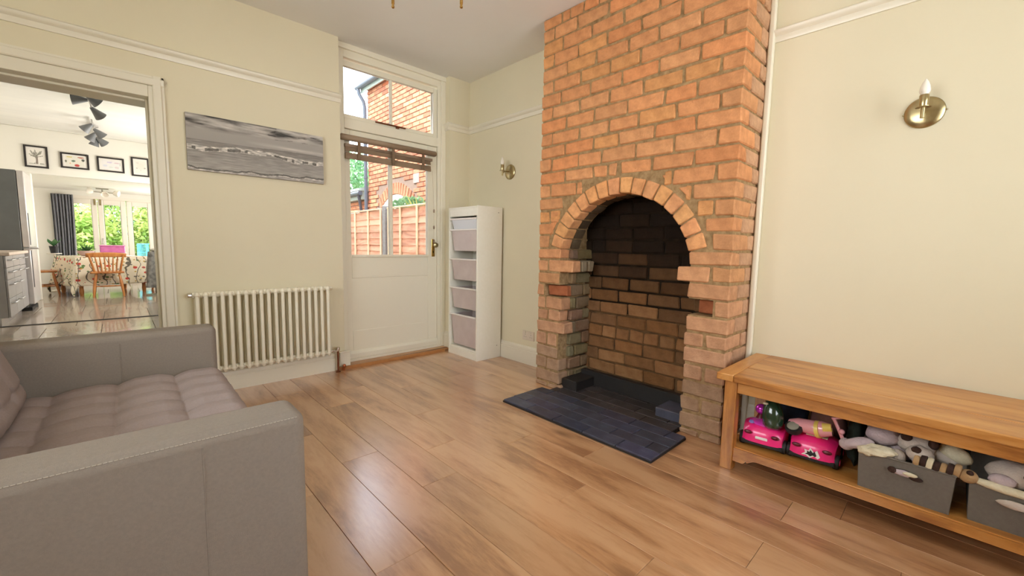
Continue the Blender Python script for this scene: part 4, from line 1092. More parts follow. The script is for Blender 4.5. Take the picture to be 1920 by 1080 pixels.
soft([('foot',(2.180,.078,SY+.112),(.008,.034,.012),'mauve',None), ('toe',(2.176,.110,SY+.116),(.009,.013,.012),'brown',None), ('pad',(2.174,.058,SY+.116),(.007,.022,.008),'cream',None), ('sole',(2.178,.042,SY+.104),(.008,.02,.009),'brown',None)], 'plush_paw', 'plush paw poking through the hand hole of the grey box')
tag(MB().ell((2.47,-.05,SY+.17), (.05,.05,.06), 16, 12, None, .2, 2).build('soft_toy', M['navy'], smooth=80), 'blue soft toy in the dark behind the striped plush animal', 'soft toy')
soft([('body',(2.27,-.20,bz+.035),(.05,.07,.045),'whiteplush',None), ('head',(2.25,-.265,bz+.03),(.05,.05,.05),'tan',None), ('ear',(2.22,-.17,bz+.02),(.02,.035,.022),'mauve',None), ('patch',(2.23,-.235,bz+.05),(.02,.02,.016),'brown',None)], 'plush_dog', 'tan and off-white plush dog in the right hand grey box')
t = thing('towel', 'white fleecy towel laid over the edge of the right hand grey box', 'cloth', (2.205,-.18,bz-.004))
MB().tube([(.004,.085,.006),(0,.04,.003),(-.002,0,.0),(0,-.05,-.002),(.0,-.11,-.004)], [.010,.014,.015,.014,.011], 12).build('cloth', M['cream'], t, smooth=80)
soft([('foot',(2.194,-.205,SY+.108),(.009,.045,.014),'whiteplush',None)], 'plush_paw', 'off-white plush limb showing at the hand hole of the right hand box')

# ------------------------------------------------------------------ kitchen beyond the opening
KX0, KX1, KZ, KY1 = -1.65, 1.28, 2.955, 14.0      # inner faces, ceiling, garden wall
PY, DZ = 11.0, 2.19                               # picture wall, dining ceiling
b = MB()
b.box(KX0-.12, KX0, D+.3, KY1, 0, KZ)
struct(b.build('wall_kitchen_left', M['kwall']), 'white kitchen wall behind the units')
b = MB(); KW = ((8.1, 10.5, 1.05, 2.25), (11.8, 13.4, .75, 1.95))  # unseen side windows, added behind the kitchen and dining fill lights
b.box(KX1, KX1+.11, D+.3, KW[0][0], 0, 5.0).box(KX1, KX1+.11, KW[0][1], KW[1][0], 0, 5.0).box(KX1, KX1+.11, KW[1][1], KY1+.1, 0, 5.0)  # height above the ceiling added, out of view, to block the sun
for a, q, z0, z1 in KW: b.box(KX1, KX1+.11, a, q, 0, z0).box(KX1, KX1+.11, a, q, z1, 5.0)
for k_, (a, q, z0, z1) in enumerate(KW):
    wf = MB().box(KX1+.03, KX1+.08, a, a+.05, z0, z1).box(KX1+.03, KX1+.08, q-.05, q, z0, z1).box(KX1+.03, KX1+.08, a, q, z0, z0+.05).box(KX1+.03, KX1+.08, a, q, z1-.05, z1).box(KX1+.03, KX1+.08, (a+q)/2-.02, (a+q)/2+.02, z0, z1)
    wk = struct(wf.build('window_%d' % (4+k_), M['upvc']), ['white side window of the kitchen facing the yard', 'white side window of the dining end facing the yard'][k_])
    MB().box(KX1+.053, KX1+.057, a+.04, q-.04, z0+.04, z1-.04).build('pane', M['glass'], wk)
struct(b.build('wall_kitchen_right', M['kwall']), 'outer wall of the kitchen wing')
b = MB(); b.box(KX0, KX1, PY, PY+.12, DZ, KZ).box(KX0, -1.02, PY, PY+.12, 0, DZ)
struct(bev(b.build('wall_kitchen_bulkhead', M['kwall']), .01), 'white wall with the row of children\'s pictures over the dining opening')
b = MB(); b.box(KX0, KX1, PY+.12, KY1, DZ, DZ+.08)
struct(b.build('ceiling_dining', M['kwall']), 'low white dining ceiling')
b = MB(); b.box(KX0-.12, KX1+.1, D+.3, PY+.3, KZ-.0005, KZ+.08).box(XL-.1, KX0, D+.2, D+.32, 0, KZ)
struct(b.build('ceiling_kitchen', M['kceil']), 'white kitchen ceiling')
FX0, FX1, FZ = -1.03, 1.22, 2.085
b = MB(); b.box(KX0-.12, FX0, KY1, KY1+.25, 0, DZ+.3).box(FX1, KX1+.1, KY1, KY1+.25, 0, DZ+.3).box(FX0, FX1, KY1, KY1+.25, FZ, DZ+.3)
struct(b.build('wall_kitchen_garden', M['kwall']), 'white wall round the garden doors')
# tiled floor
kf = struct(MB().box(KX0, KX1, D, KY1+.2, -.1, -.010).build('floor_kitchen', M['grout']), 'pale tiled kitchen floor')
y = D+.03; rw = 0
while y < KY1:
    x = KX0 + (0.0 if rw % 2 else -.24)
    while x < KX1:
        a, q = max(x, KX0), min(x+.485, KX1); y1 = min(y+.97, KY1+.1)
        if y < 7.86 < y1: y1 = 7.84
        if q-a > .03 and y1-y > .03:
            MB().cbox((0,0,0), (q-a-.005, y1-y-.005, .01), .0015).build('tile', M['tile'], kf, loc=((a+q)/2, (y+y1)/2, -.005), recalc=False)
        x += .485
    y = 7.87 if y < 7.84 and y+.97 > 7.84 else y+.97
    rw += 1
tag(bev(MB().box(KX0, KX1, 7.838, 7.872, -.004, .008).build('threshold_strip', M['ink']), .002), 'thin dark threshold strip across the kitchen floor', 'threshold strip')

# garden doors
gd = struct(MB().box(FX0, FX0+.05, KY1+.02, KY1+.10, 0, FZ).box(FX1-.05, FX1, KY1+.02, KY1+.10, 0, FZ).box(FX0, FX1, KY1+.02, KY1+.10, FZ-.06, FZ).box(FX0, FX1, KY1+.02, KY1+.10, -.01, .04).build('door_2', M['upvc']), 'white glazed folding doors to the garden')
edges_ = [-.98, -.80, -.30, .20, .70, 1.17]
for k, (a, q) in enumerate(zip(edges_[:-1], edges_[1:])):
    a += .003; q -= .003; s_ = .10 if q-a > .3 else .06
    b = MB().box(a, a+s_, KY1+.03, KY1+.09, .045, FZ-.065).box(q-s_, q, KY1+.03, KY1+.09, .045, FZ-.065).box(a+s_, q-s_, KY1+.03, KY1+.09, .045, .20).box(a+s_, q-s_, KY1+.03, KY1+.09, FZ-.185, FZ-.065)
    lf = b.build('door_leaf', M['upvc'], gd); bev(lf, .012)
    MB().box(a+s_, q-s_, KY1+.058, KY1+.062, .20, FZ-.185).build('pane', M['glass'], lf)
    if k == 2:
        MB().tube([(a+.05,KY1+.03,.98),(a+.05,KY1-.01,.98),(a+.05,KY1-.01,1.10),(a+.05,KY1+.03,1.10)], .009, 8).build('door_handle', M['steel'], lf, smooth=50)
        for xx in (a-.06, a+.035): MB().box(xx, xx+.03, KY1+.015, KY1+.03, FZ-.20, FZ-.06).build('bolt', M['brass'], lf)
# curtain
def curt(u, v):
    x = -1.03 + .335*u + .01*math.sin(v*3+u*2); return (x, KY1-.09 + .030*math.sin(u*PI*2*7.0) + .012*math.sin(u*23+v*2), 2.085-2.03*v)
o = MB().grid(curt, 84, 16).build('curtain', M['curtain'], smooth=80, recalc=False); o.modifiers.new('thick','SOLIDIFY').thickness = .004
tag(o, 'charcoal grey curtain gathered at the left of the garden doors', 'curtain')

# fridge freezer
fr = thing('fridge_freezer', 'tall grey fridge freezer at the end of the kitchen units', 'fridge', (-1.26, 9.75, 0))
bev(MB().box(-.36, .24, -.34, .34, .05, 2.06).build('body', M['fridge'], fr), .008)
for z0, z1 in ((.10, .93), (.945, 2.055)):
    d_ = bev(MB().box(.245, .315, -.34, .34, z0, z1).build('door', M['fridgedoor'], fr), .01)
    ha, hb = (.35, .90) if z0 < .5 else (.98, 1.45)
    MB().box(.312, .318, -.30, -.235, ha, hb).build('handle', M['rubber'], d_)
MB().tube([(.315,-.36,.935),(.38,-.36,.935),(.38,-.20,.93)], .014, 8).build('lever', M['steel'], fr, smooth=50)
MB().box(-.34, .28, -.32, .32, 0, .05).build('plinth', M['rubber'], fr)
# base units
for k, yy in enumerate((8.15, 8.64, 9.13)):
    u = thing('base_cabinet', ['grey drawer unit nearest in the row of kitchen units', 'grey drawer unit in the middle of the row of kitchen units', 'grey cupboard unit beside the fridge freezer'][k], 'cabinet', (-1.30, yy, 0), 0, 'grey kitchen units')
    MB().box(-.33, .28, -.243, .243, .10, .86).build('body', M['unit'], u)
    MB().box(-.30, .22, -.24, .24, 0, .10).build('plinth', M['steel'], u)
    rows = [(.105,.33),(.335,.56),(.565,.71),(.715,.857)] if k < 2 else [(.105,.70),(.705,.857)]
    for z0, z1 in rows:
        d_ = bev(MB().box(.282, .300, -.240, .240, z0, z1).build('drawer' if k < 2 or z1 > .8 else 'door', M['unit'], u), .003)
        zz = z1-.05
        MB().tube([(.30,-.15,zz),(.335,-.15,zz),(.335,.15,zz),(.30,.15,zz)], .007, 8).build('handle', M['steel'], d_, smooth=50)
tag(bev(MB().box(KX0+.002, -.965, 7.90, 9.385, .862, .902).build('worktop', M['worktop']), .006), 'pale stone worktop running along the kitchen units', 'worktop')

# pictures on the bulkhead
def picture(x0, x1, z0, z1, label, fn):
    cx, cz = (x0+x1)/2, (z0+z1)/2
    t = thing('picture_frame', label, 'picture', (cx, PY-.001, cz), 0, 'framed pictures over the dining opening')
    hx, hz = (x1-x0)/2, (z1-z0)/2; w = .026
    b = MB().box(-hx,hx,-.022,0,-hz,-hz+w).box(-hx,hx,-.022,0,hz-w,hz).box(-hx,-hx+w,-.022,0,-hz+w,hz-w).box(hx-w,hx,-.022,0,-hz+w,hz-w)
    b.build('frame', M['frameblk'], t)
    paint_panel(lambda u, v: (-hx+w+(2*hx-2*w)*u, -.010, -hz+w+(2*hz-2*w)*v), 56, 40, fn, 'print', M['printmat'], t)
M['printmat'] = vcol_mat('picture_print', .4)
PAP = (.80,.76,.70)
def inm(u, v, m=.10): return m < u < 1-m and m < v < 1-m
def dd(p, a, b_):
    px, py = p; ax, ay = a; bx, by = b_; t = max(0, min(1, ((px-ax)*(bx-ax)+(py-ay)*(by-ay))/((bx-ax)**2+(by-ay)**2+1e-9)))
    return math.hypot(px-ax-t*(bx-ax), py-ay-t*(by-ay))
rb = random.Random(5); TWIGS = []
for k in range(26):
    a = rb.uniform(.35, 2.8); L_ = rb.uniform(.18, .36); s0 = (.52+rb.uniform(-.05,.05), rb.uniform(.42,.62)); TWIGS.append((s0, (s0[0]+L_*math.cos(a)*1.1, s0[1]+L_*math.sin(a)*.75)))
def tree_pic(u, v):
    c = PAP
    if abs(u-.52) < .055+.08*max(0, .25-v) and .12 < v < .6: c = (.26,.21,.18)
    for a, b_ in TWIGS:
        if dd((u,v), a, b_) < .015: c = (.22,.20,.17)
    for i, (a, b_) in enumerate(TWIGS):
        if math.hypot(u-b_[0], v-b_[1]) < .03: c = (.30,.30,.24)
    if v < .18 and v > .10 and .12 < u < .9 and mnoise.noise(Vector((u*9, v*14, 1))) > 0: c = (.25,.26,.20)
    return c
def blob_pic(blobs, bgc):
    def f(u, v):
        c = bgc if inm(u, v, .12) else PAP
        for x, y, rx, ry, col in blobs:
            w = 1+.35*mnoise.noise(Vector((u*9, v*9, x*20)))
            if ((u-x)/rx)**2+((v-y)/ry)**2 < w: c = col
        return c
    return f
picture(-1.078, -.800, 2.292, 2.659, 'framed drawing of a bare tree, leftmost of the pictures', tree_pic)
picture(-.656, -.299, 2.335, 2.604, 'framed drawing with a red shape at the bottom, second from the left', blob_pic([(.58,.16,.10,.10,(.50,.06,.05)),(.44,.50,.09,.08,(.16,.22,.16)),(.84,.62,.07,.10,(.10,.10,.08)),(.13,.44,.04,.10,(.18,.18,.13)),(.28,.80,.12,.04,(.62,.52,.14)),(.75,.82,.15,.05,(.45,.16,.12)),(.30,.30,.03,.03,(.7,.3,.1))], (.74,.71,.62)))
picture(-.195, .173, 2.338, 2.604, 'framed pale lilac drawing, third from the left', blob_pic([(.45,.70,.12,.05,(.55,.48,.66)),(.75,.68,.12,.05,(.60,.46,.50)),(.25,.40,.10,.09,(.62,.62,.68)),(.50,.30,.11,.05,(.60,.64,.58)),(.75,.30,.10,.10,(.64,.56,.55)),(.9,.6,.02,.14,(.5,.5,.46))], (.74,.71,.69)))
picture(.273, .533, 2.310, 2.664, 'framed sepia drawing, rightmost of the pictures', blob_pic([(.25,.42,.06,.03,(.40,.38,.34)),(.80,.45,.07,.04,(.40,.38,.34)),(.52,.30,.03,.02,(.45,.25,.25)),(.5,.55,.26,.20,(.70,.66,.58)),(.3,.75,.1,.04,(.62,.58,.52))], (.72,.69,.62)))

# spot light bars on the kitchen ceiling
def track(x0, y0, x1, y1, label, spots):
    t = thing('spotlight_bar', label, 'ceiling light', ((x0+x1)/2, (y0+y1)/2, KZ), 0, 'spotlight bars on the kitchen ceiling')
    cx, cy = (x0+x1)/2, (y0+y1)/2
    MB().tube([(x0-cx,y0-cy,-.045),(x1-cx,y1-cy,-.045)], .012, 8).lathe([(.05,-.03),(.05,0),(0,0)], 16).tube([(0,0,-.03),(0,0,-.06)], .01, 8).build('bar', M['steel'], t, smooth=40)
    for s, dx, dy, dz in spots:
        px, py = x0+(x1-x0)*s-cx, y0+(y1-y0)*s-cy
        dv = Vector((dx,dy,dz)).normalized()
        c0 = Vector((px,py,-.085))
        o = MB().lathe([(.018,0),(.022,.01),(.072,.150),(.068,.150),(.018,.02)], 18, c0, dv).build('spot_shade', M['shade'], t, smooth=40)
        MB().tube([(px,py,-.045),(px,py,-.09)], .009, 8).build('joint', M['steel'], o, smooth=40)
        MB().ell(c0+dv*.09, (.03,.03,.03), 12, 8).build('lamp', M['bulb'], o, smooth=60)
track(-.215, 7.10, -.160, 8.35, 'nearer spotlight bar with four grey cone shades on the kitchen ceiling', [(.06,-.9,0,-.25),(.35,.7,.3,-.5),(.62,-1,.1,-.1),(.93,.6,.5,-.6)])
track(-.190, 9.30, -.165, 10.6, 'farther spotlight bar near the framed pictures', [(.1,-.5,.2,-.5),(.38,.5,.2,-.5),(.66,-.4,.2,-.6),(.95,.5,.3,-.5),(.99,-.3,.2,-.9)])
# dining lamp
t = thing('dining_lamp', 'three-armed ceiling lamp with opal glass shades over the dining table', 'ceiling light', (-.18, 12.9, DZ))
MB().box(-.10,.10,-.035,.035,-.025,0).tube([(0,0,-.02),(0,0,-.09)], .012, 8).tube([(-.20,0,-.085),(.20,.05,-.085)], .008, 8).build('fitting', M['hub'], t, smooth=40)
for c_, dv in (((-.14,-.02,-.085),(-1,0,.15)), ((.03,-.10,-.10),(.1,-1,-.6)), ((.17,-.02,-.085),(1,-.4,-.2))):
    MB().lathe([(.02,0),(.045,.015),(.062,.06),(.066,.10),(.060,.10),(.02,.02)], 18, c_, dv).build('glass_shade', M['lampglass'], t, smooth=50)

# dining table, cloth, chairs
dt = thing('dining_table', 'pine dining table under a patterned cloth', 'table', (-.24, 12.0, 0), math.radians(19))
bev(MB().box(-.55,.55,-.52,.52,.705,.742).build('tabletop', M['pine'], dt), .005)
for sx in (-1,1):
    for sy in (-1,1):
        MB().lathe([(.028,0),(.036,.08),(.030,.14),(.042,.45),(.034,.56),(.045,.60),(.045,.705)], 14, (sx*.48, sy*.45, 0)).build('leg', M['pine'], dt, smooth=40)
MB().box(-.50,.50,-.47,.47,.61,.705).build('apron', M['pine'], dt)
def cloth_mat():
    m, nt, b_ = base('printed_tablecloth'); L = nt.links
    tc = N(nt,'ShaderNodeTexCoord'); out = None
    basec = rgba(lin(240,230,208)); prev = None
    for k, (sc, th, col) in enumerate(((6.0,.13,lin(206,70,60)),(7.5,.12,lin(100,136,84)),(8.5,.12,lin(130,126,112)),(11.0,.10,lin(196,160,70)))):
        mp = N(nt,'ShaderNodeMapping'); mp.inputs['Location'].default_value = (k*3.3,k*1.7,k*.9); mp.inputs['Scale'].default_value = (1,1,1.5); mp.inputs['Rotation'].default_value = (0,.4*k,.5*k); L.new(tc.outputs['Object'], mp.inputs[0])
        vo = N(nt,'ShaderNodeTexVoronoi', i_Scale=sc); L.new(mp.outputs[0], vo.inputs['Vector'])
        nz = N(nt,'ShaderNodeTexNoise', i_Scale=sc*2); L.new(mp.outputs[0], nz.inputs['Vector'])
        sb = N(nt,'ShaderNodeMath', operation='MULTIPLY_ADD'); sb.inputs[1].default_value = .22; L.new(nz.outputs['Fac'], sb.inputs[0]); L.new(vo.outputs['Distance'], sb.inputs[2])
        lt = N(nt,'ShaderNodeMath', operation='LESS_THAN'); lt.inputs[1].default_value = th+.19; L.new(sb.outputs[0], lt.inputs[0])
        mx = N(nt,'ShaderNodeMix', data_type='RGBA'); L.new(lt.outputs[0], mx.inputs[0]); mx.inputs[7].default_value = rgba(col)
        if prev is None: mx.inputs[6].default_value = basec
        else: L.new(prev, mx.inputs[6])
        prev = mx.outputs[2]
    # wavy dark lines
    wv = N(nt,'ShaderNodeTexWave', i_Scale=2.3, i_Distortion=9.0); wv.inputs['Detail Scale'].default_value = 1.2; L.new(tc.outputs['Object'], wv.inputs['Vector'])
    gt = N(nt,'ShaderNodeMath', operation='GREATER_THAN'); gt.inputs[1].default_value = .975; L.new(wv.outputs['Fac'], gt.inputs[0])
    mx = N(nt,'ShaderNodeMix', data_type='RGBA'); L.new(gt.outputs[0], mx.inputs[0]); L.new(prev, mx.inputs[6]); mx.inputs[7].default_value = rgba(lin(110,104,92))
    L.new(mx.outputs[2], b_.inputs['Base Color']); b_.inputs['Roughness'].default_value = .8; return m
HXc, HYc, OV = .555, .525, .56
def cloth(u, v):
    x = (2*u-1)*(HXc+OV); y = (2*v-1)*(HYc+OV)
    cx = max(-HXc, min(HXc, x)); cy = max(-HYc, min(HYc, y)); ex, ey = x-cx, y-cy
    d_ = math.hypot(ex, ey)
    if d_ < 1e-6: return (x, y, .747)
    k = .16 + .05*math.sin(x*13)*math.cos(y*11)
    return (cx+ex*k+.0, cy+ey*k, max(.012, .747-d_*.98))
o = MB().grid(cloth, 64, 60).build('tablecloth', cloth_mat(), smooth=80, recalc=False, loc=(-.24, 12.0, 0)); o.rotation_euler = (0,0,math.radians(19)); o.modifiers.new('thick','SOLIDIFY').thickness = .003
tag(o, 'cream tablecloth printed with red and green shapes, corners hanging down', 'tablecloth')
def pine_chair(x, y, rz, label):
    t = thing('dining_chair', label, 'chair', (x, y, 0), rz, 'pine spindle back dining chairs')
    def sf(u, v):
        a = (u-.5)*2; c_ = (v-.5)*2; return (a*.215*(1-.08*c_), c_*.205, .445-.010*(1-a*a)*(1-c_*c_))
    b = MB().grid(sf, 14, 12); s = b.build('seat', M['pine'], t, smooth=70, recalc=False); md = s.modifiers.new('thick','SOLIDIFY'); md.thickness = .034; md.offset = 1
    for sx in (-1,1):
        for sy in (-1,1):
            MB().tube([(sx*.16,sy*.15,.425),(sx*.185,sy*.18,.24),(sx*.20,sy*.205,.10),(sx*.208,sy*.215,0)], [.017,.024,.019,.014], 10).build('leg', M['pine'], t, smooth=60)
        MB().tube([(sx*.19,-.185,.19),(sx*.19,0,.19),(sx*.19,.185,.19)], [.010,.015,.010], 8).build('stretcher', M['pine'], t, smooth=60)
    MB().tube([(-.19,0,.19),(0,0,.19),(.19,0,.19)], [.010,.015,.010], 8).build('stretcher', M['pine'], t, smooth=60)
    # back faces -y
    for sx in (-1,1): MB().tube([(sx*.17,-.18,.445),(sx*.20,-.225,.62),(sx*.235,-.265,.79)], [.018,.017,.015], 10).build('back_post', M['pine'], t, smooth=60)
    for k in range(6):
        a = -1+2*k/5; MB().tube([(a*.12,-.19,.445),(a*.135,-.225,.62),(a*.155,-.262,.77)], [.009,.012,.008], 8).build('spindle', M['pine'], t, smooth=60)
    def tr(u, v):
        a = (u-.5)*2; return (a*.275, -.265+.02*a*a-.012*v, .755+.085*v-.018*a*a*(1 if v > .5 else .2))
    b = MB().grid(tr, 20, 4); q = b.build('top_rail', M['pine'], t, smooth=70, recalc=False); md = q.modifiers.new('thick','SOLIDIFY'); md.thickness = .022
    return t
pine_chair(-.165, 11.165, 0, 'pine chair with its spindle back towards the sitting room')
pine_chair(.72, 11.95, math.radians(86), 'pine chair at the right hand end of the dining table')
pine_chair(-1.08, 11.85, math.radians(-86), 'pine chair at the left hand end of the dining table')
# on the table
tb_ = .752
t = thing('potted_plant', 'grey-green leafy plant in a pale pink bowl on the dining table', 'plant', (-.47, 12.0, tb_))
MB().lathe([(.07,0),(.10,.02),(.125,.075),(.130,.10),(.120,.10),(.10,.08),(0,.08)], 20).build('pot', M['terracotta'], t, smooth=50)
b = MB(); rp_ = random.Random(4)
for k in range(46):
    a = rp_.uniform(0, 2*PI); ph = rp_.uniform(.1, 1.3); L_ = rp_.uniform(.09, .17); dv = Vector((math.cos(a)*math.sin(ph), math.sin(a)*math.sin(ph), math.cos(ph))); c0 = Vector((0,0,.085))+Vector((dv.x,dv.y,0))*.06
    sd = dv.cross(Vector((0,0,1))).normalized()*.016; b.add([c0, c0+dv*L_*.5+sd, c0+dv*L_, c0+dv*L_*.5-sd], [(0,1,2,3)])
b.build('leaves', M['plant'], t, recalc=False)
t = thing('lidded_box', 'pink lidded box on top of the pale grey tray on the dining table', 'box', (-.08, 12.15, tb_+.058))
bev(MB().box(-.19,.19,-.12,.12,0,.135).build('tub', pm('pink_plastic', lin(226,128,190), lin(206,104,170), scale=14, rough=.4), t), .014)
bev(MB().box(-.20,.20,-.128,.128,.135,.155).build('lid', pm('pink_lid', lin(232,140,200), None, rough=.4), t), .006)
t = thing('tray', 'pale grey-blue tray under the pink box', 'tray', (-.08, 12.15, tb_))
bev(MB().box(-.20,.20,-.13,.13,0,.055).build('base', pm('pale_blue_plastic', lin(190,200,214), None, rough=.4), t), .010)
MB().box(-.22,.22,-.145,.145,.046,.0565).build('rim', M['binlid'], t)
# plant on a stand by the curtain, grey cloth thing at the right
t = thing('plant_stand', 'dark pot plant with one green leaf on a slim white stand by the curtain', 'plant', (-.955, 12.7, 0))
MB().lathe([(.10,0),(.10,.02),(.02,.03),(.02,.76),(.11,.77),(.11,.785),(0,.785)], 16).build('stand', M['upvc'], t, smooth=40)
MB().lathe([(.05,.785),(.07,.93),(.062,.93),(.05,.80)], 16).build('pot', M['rubber'], t, smooth=40)
b = MB()
for a, L_ in ((.3,.22),(1.2,.18),(2.4,.2),(3.6,.16),(5.0,.2)):
    dv = Vector((math.cos(a)*.6, math.sin(a)*.6, .8)).normalized(); c0 = Vector((0,0,.92)); sd = dv.cross(Vector((0,0,1))).normalized()*.045
    b.add([c0, c0+dv*L_*.6+sd, c0+dv*L_, c0+dv*L_*.6-sd], [(0,1,2,3)])
b.build('leaves', M['plant'], t, recalc=False)
t = thing('draped_stand', 'grey mottled cloth hanging on a low stand at the right of the kitchen', 'clothes stand', (.515, 10.9, 0))
def dr(u, v):
    a = u*2*PI; r0 = .085+.055*v+.018*math.sin(a*5+v*2)*v
    return (r0*math.cos(a)*1.1, r0*math.sin(a)*1.3, .86-.70*v)
o = MB().grid(dr, 60, 14).build('cloth', M['greycloth'], t, smooth=80)
MB().tube([(0,0,.02),(0,0,.90)], .014, 8).lathe([(.16,0),(.16,.02),(.02,.03)], 18).ell((0,0,.89),(.06,.06,.03)).build('stand', M['hub'], t, smooth=40)

# ------------------------------------------------------------------ garden beyond the folding doors
struct(MB().box(-14, 14, KY1+.25, 30, -.2, -.03).build('ground_garden', M['grass']), 'lawn')
def foliage_mb(cen, rad, n, size, seed, shell=.55):
    rl = random.Random(seed); V = []; F = []
    for k in range(n):
        while True:
            p = Vector((rl.uniform(-1,1), rl.uniform(-1,1), rl.uniform(-1,1)))
            if shell < p.length < 1: break
        w = 1+.25*mnoise.noise(p*2.4+Vector((seed,0,0)))
        c = Vector((cen[0]+p.x*rad[0]*w, cen[1]+p.y*rad[1]*w, cen[2]+p.z*rad[2]*w))
        a = Vector((rl.gauss(0,1), rl.gauss(0,1), rl.gauss(0,.6))).normalized(); q = a.cross(Vector((rl.gauss(0,1), rl.gauss(0,1), rl.gauss(0,1)))).normalized()
        s = size*rl.uniform(.6,1.3); i = len(V); V += [c-a*s, c+q*s*.45, c+a*s, c-q*s*.45]; F.append((i,i+1,i+2,i+3))
    b = MB(); b.v = V; b.f = F; return b
def shrub(x, y, rad, zc, n, size, seed, mat, label, name='garden_shrub', cat='shrub', group='leafy shrubs at the end of the garden'):
    t = thing(name, label, cat, (x, y, -.03), 0, group)
    o = foliage_mb((0,0,zc), rad, n, size, seed).build('foliage', mat, t, recalc=False); o['kind'] = 'stuff'
    b = MB()
    for k in range(4):
        a = k*1.6+seed; b.tube([(.05*math.cos(a),.05*math.sin(a),0),(rad[0]*.25*math.cos(a),rad[1]*.25*math.sin(a),zc*.6),(rad[0]*.5*math.cos(a),rad[1]*.5*math.sin(a),zc*1.05)], [.05,.035,.015], 7)
    b.build('stem', M['bark'], t, smooth=60); return t
M['fol3'] = leaf_mat('yellow_green_leaves', lin(146,176,84), lin(232,232,150))
M['fol4'] = leaf_mat('blue_green_leaves', lin(110,150,136), lin(190,216,190))
for i, (x, y, r_x, zc, m_, lb) in enumerate(((-1.9,19.0,1.3,1.4,'foliage','leafy shrub seen through the left garden door behind the curtain'),(-.75,18.2,1.1,1.05,'fol3','yellowish shrub seen through the leftmost clear garden door'),(.25,19.2,1.15,1.55,'foliage','tall bright green shrub seen in the middle garden door'),(1.35,18.6,1.1,1.35,'fol3','sunlit yellow-green shrub seen in the right garden door'),(2.6,19.4,1.4,1.6,'foliage','leafy shrub at the far right of the garden'),(.1,22.0,3.2,3.1,'fol4','large blue-green shrub standing tall behind the others'))):
    shrub(x, y, (r_x, .8, zc*1.05), zc, 5200 if i < 5 else 9000, .075 if i < 5 else .10, i+1, M[m_], lb)
t = thing('trampoline_net', 'pale turquoise netted frame standing on the lawn', 'garden toy', (.85, 16.6, -.03))
for k in range(6):
    a = k*PI/3; MB().tube([(.42*math.cos(a),.42*math.sin(a),0),(.42*math.cos(a),.42*math.sin(a),1.0)], .018, 8).build('post', M['teal'], t, smooth=50)
b = MB()
for k in range(48):
    a = 2*PI*k/48; b.tube([(.42*math.cos(a),.42*math.sin(a),.25),(.42*math.cos(a),.42*math.sin(a),1.0)], .004, 4)
for zz in (.25,.5,.75,1.0): b.tube([(.42*math.cos(2*PI*k/32),.42*math.sin(2*PI*k/32),zz) for k in range(33)], .012 if zz in (.25,1.0) else .004, 5)
n_ = b.build('net', M['teal'], t, recalc=False); n_['kind'] = 'stuff'
MB().lathe([(.0,.20),(.40,.20),(.42,.22),(.40,.25),(0,.25)], 28).build('mat', M['teal'], t, smooth=40)

# ------------------------------------------------------------------ side yard seen through the back door
struct(MB().box(RX0, 14, D+.3, 30, -.3, -.12).build('ground_yard', M['paving']), 'paved side yard')
FXX = 3.2
def fence_panel(y0, y1, zt, label, bats):
    t = thing('garden_fence', label, 'fence', (FXX, (y0+y1)/2, -.12), 0, 'overlapping board fence panels')
    yc = (y0+y1)/2; k = 0; z = .02; rf = random.Random(int(y0*10))
    while z < zt+.12-.03:
        h = .118
        nb = MB()
        nn = 10; V = []
        for i in range(nn+1):
            yy = (y0-yc+.01)+(y1-y0-.02)*i/nn; wob = .012*mnoise.noise(Vector((yy*2.3, z*9, y0)))
            V += [(-.006, yy, z-.012), (-.024, yy, z-.012+wob), (-.008, yy, z+h), (.002, yy, z+h)]
        F = []
        for i in range(nn):
            for q in range(4): F.append((i*4+q, i*4+(q+1)%4, (i+1)*4+(q+1)%4, (i+1)*4+q))
        F += [(0,1,2,3), (nn*4, nn*4+1, nn*4+2, nn*4+3)]
        nb.add(V, F).build('board', M['fence'], t)
        z += .108; k += 1
    for yy in bats: MB().cbox((0,0,0), (.022,.042,zt+.12), .003).build('batten', M['batten'], t, loc=(-.034, yy-yc, (zt+.12)/2), recalc=False)
    MB().cbox((0,0,0), (.06, y1-y0, .022), .004).build('capping', M['batten'], t, loc=(-.015, 0, zt+.125), recalc=False)
fence_panel(4.48, 6.30, 1.655, 'nearer brown fence panel, right of the concrete post', [4.52, 4.90, 5.385, 5.88, 6.26])
fence_panel(6.50, 8.34, 1.655, 'middle brown fence panel left of the concrete post', [6.53, 7.01, 7.55, 7.98, 8.31])
fence_panel(8.46, 10.3, 1.62, 'farther brown fence panel towards the low outbuilding', [8.5, 9.0, 9.5, 10.0, 10.27])
for yy, lb in ((6.40, 'grey concrete fence post behind the glazing bar'), (8.40, 'grey concrete fence post farther along the yard')):
    tag(bev(MB().box(FXX-.05, FXX+.05, yy-.05, yy+.05, -.12, 1.70).build('fence_post', M['concrete']), .006), lb, 'post')
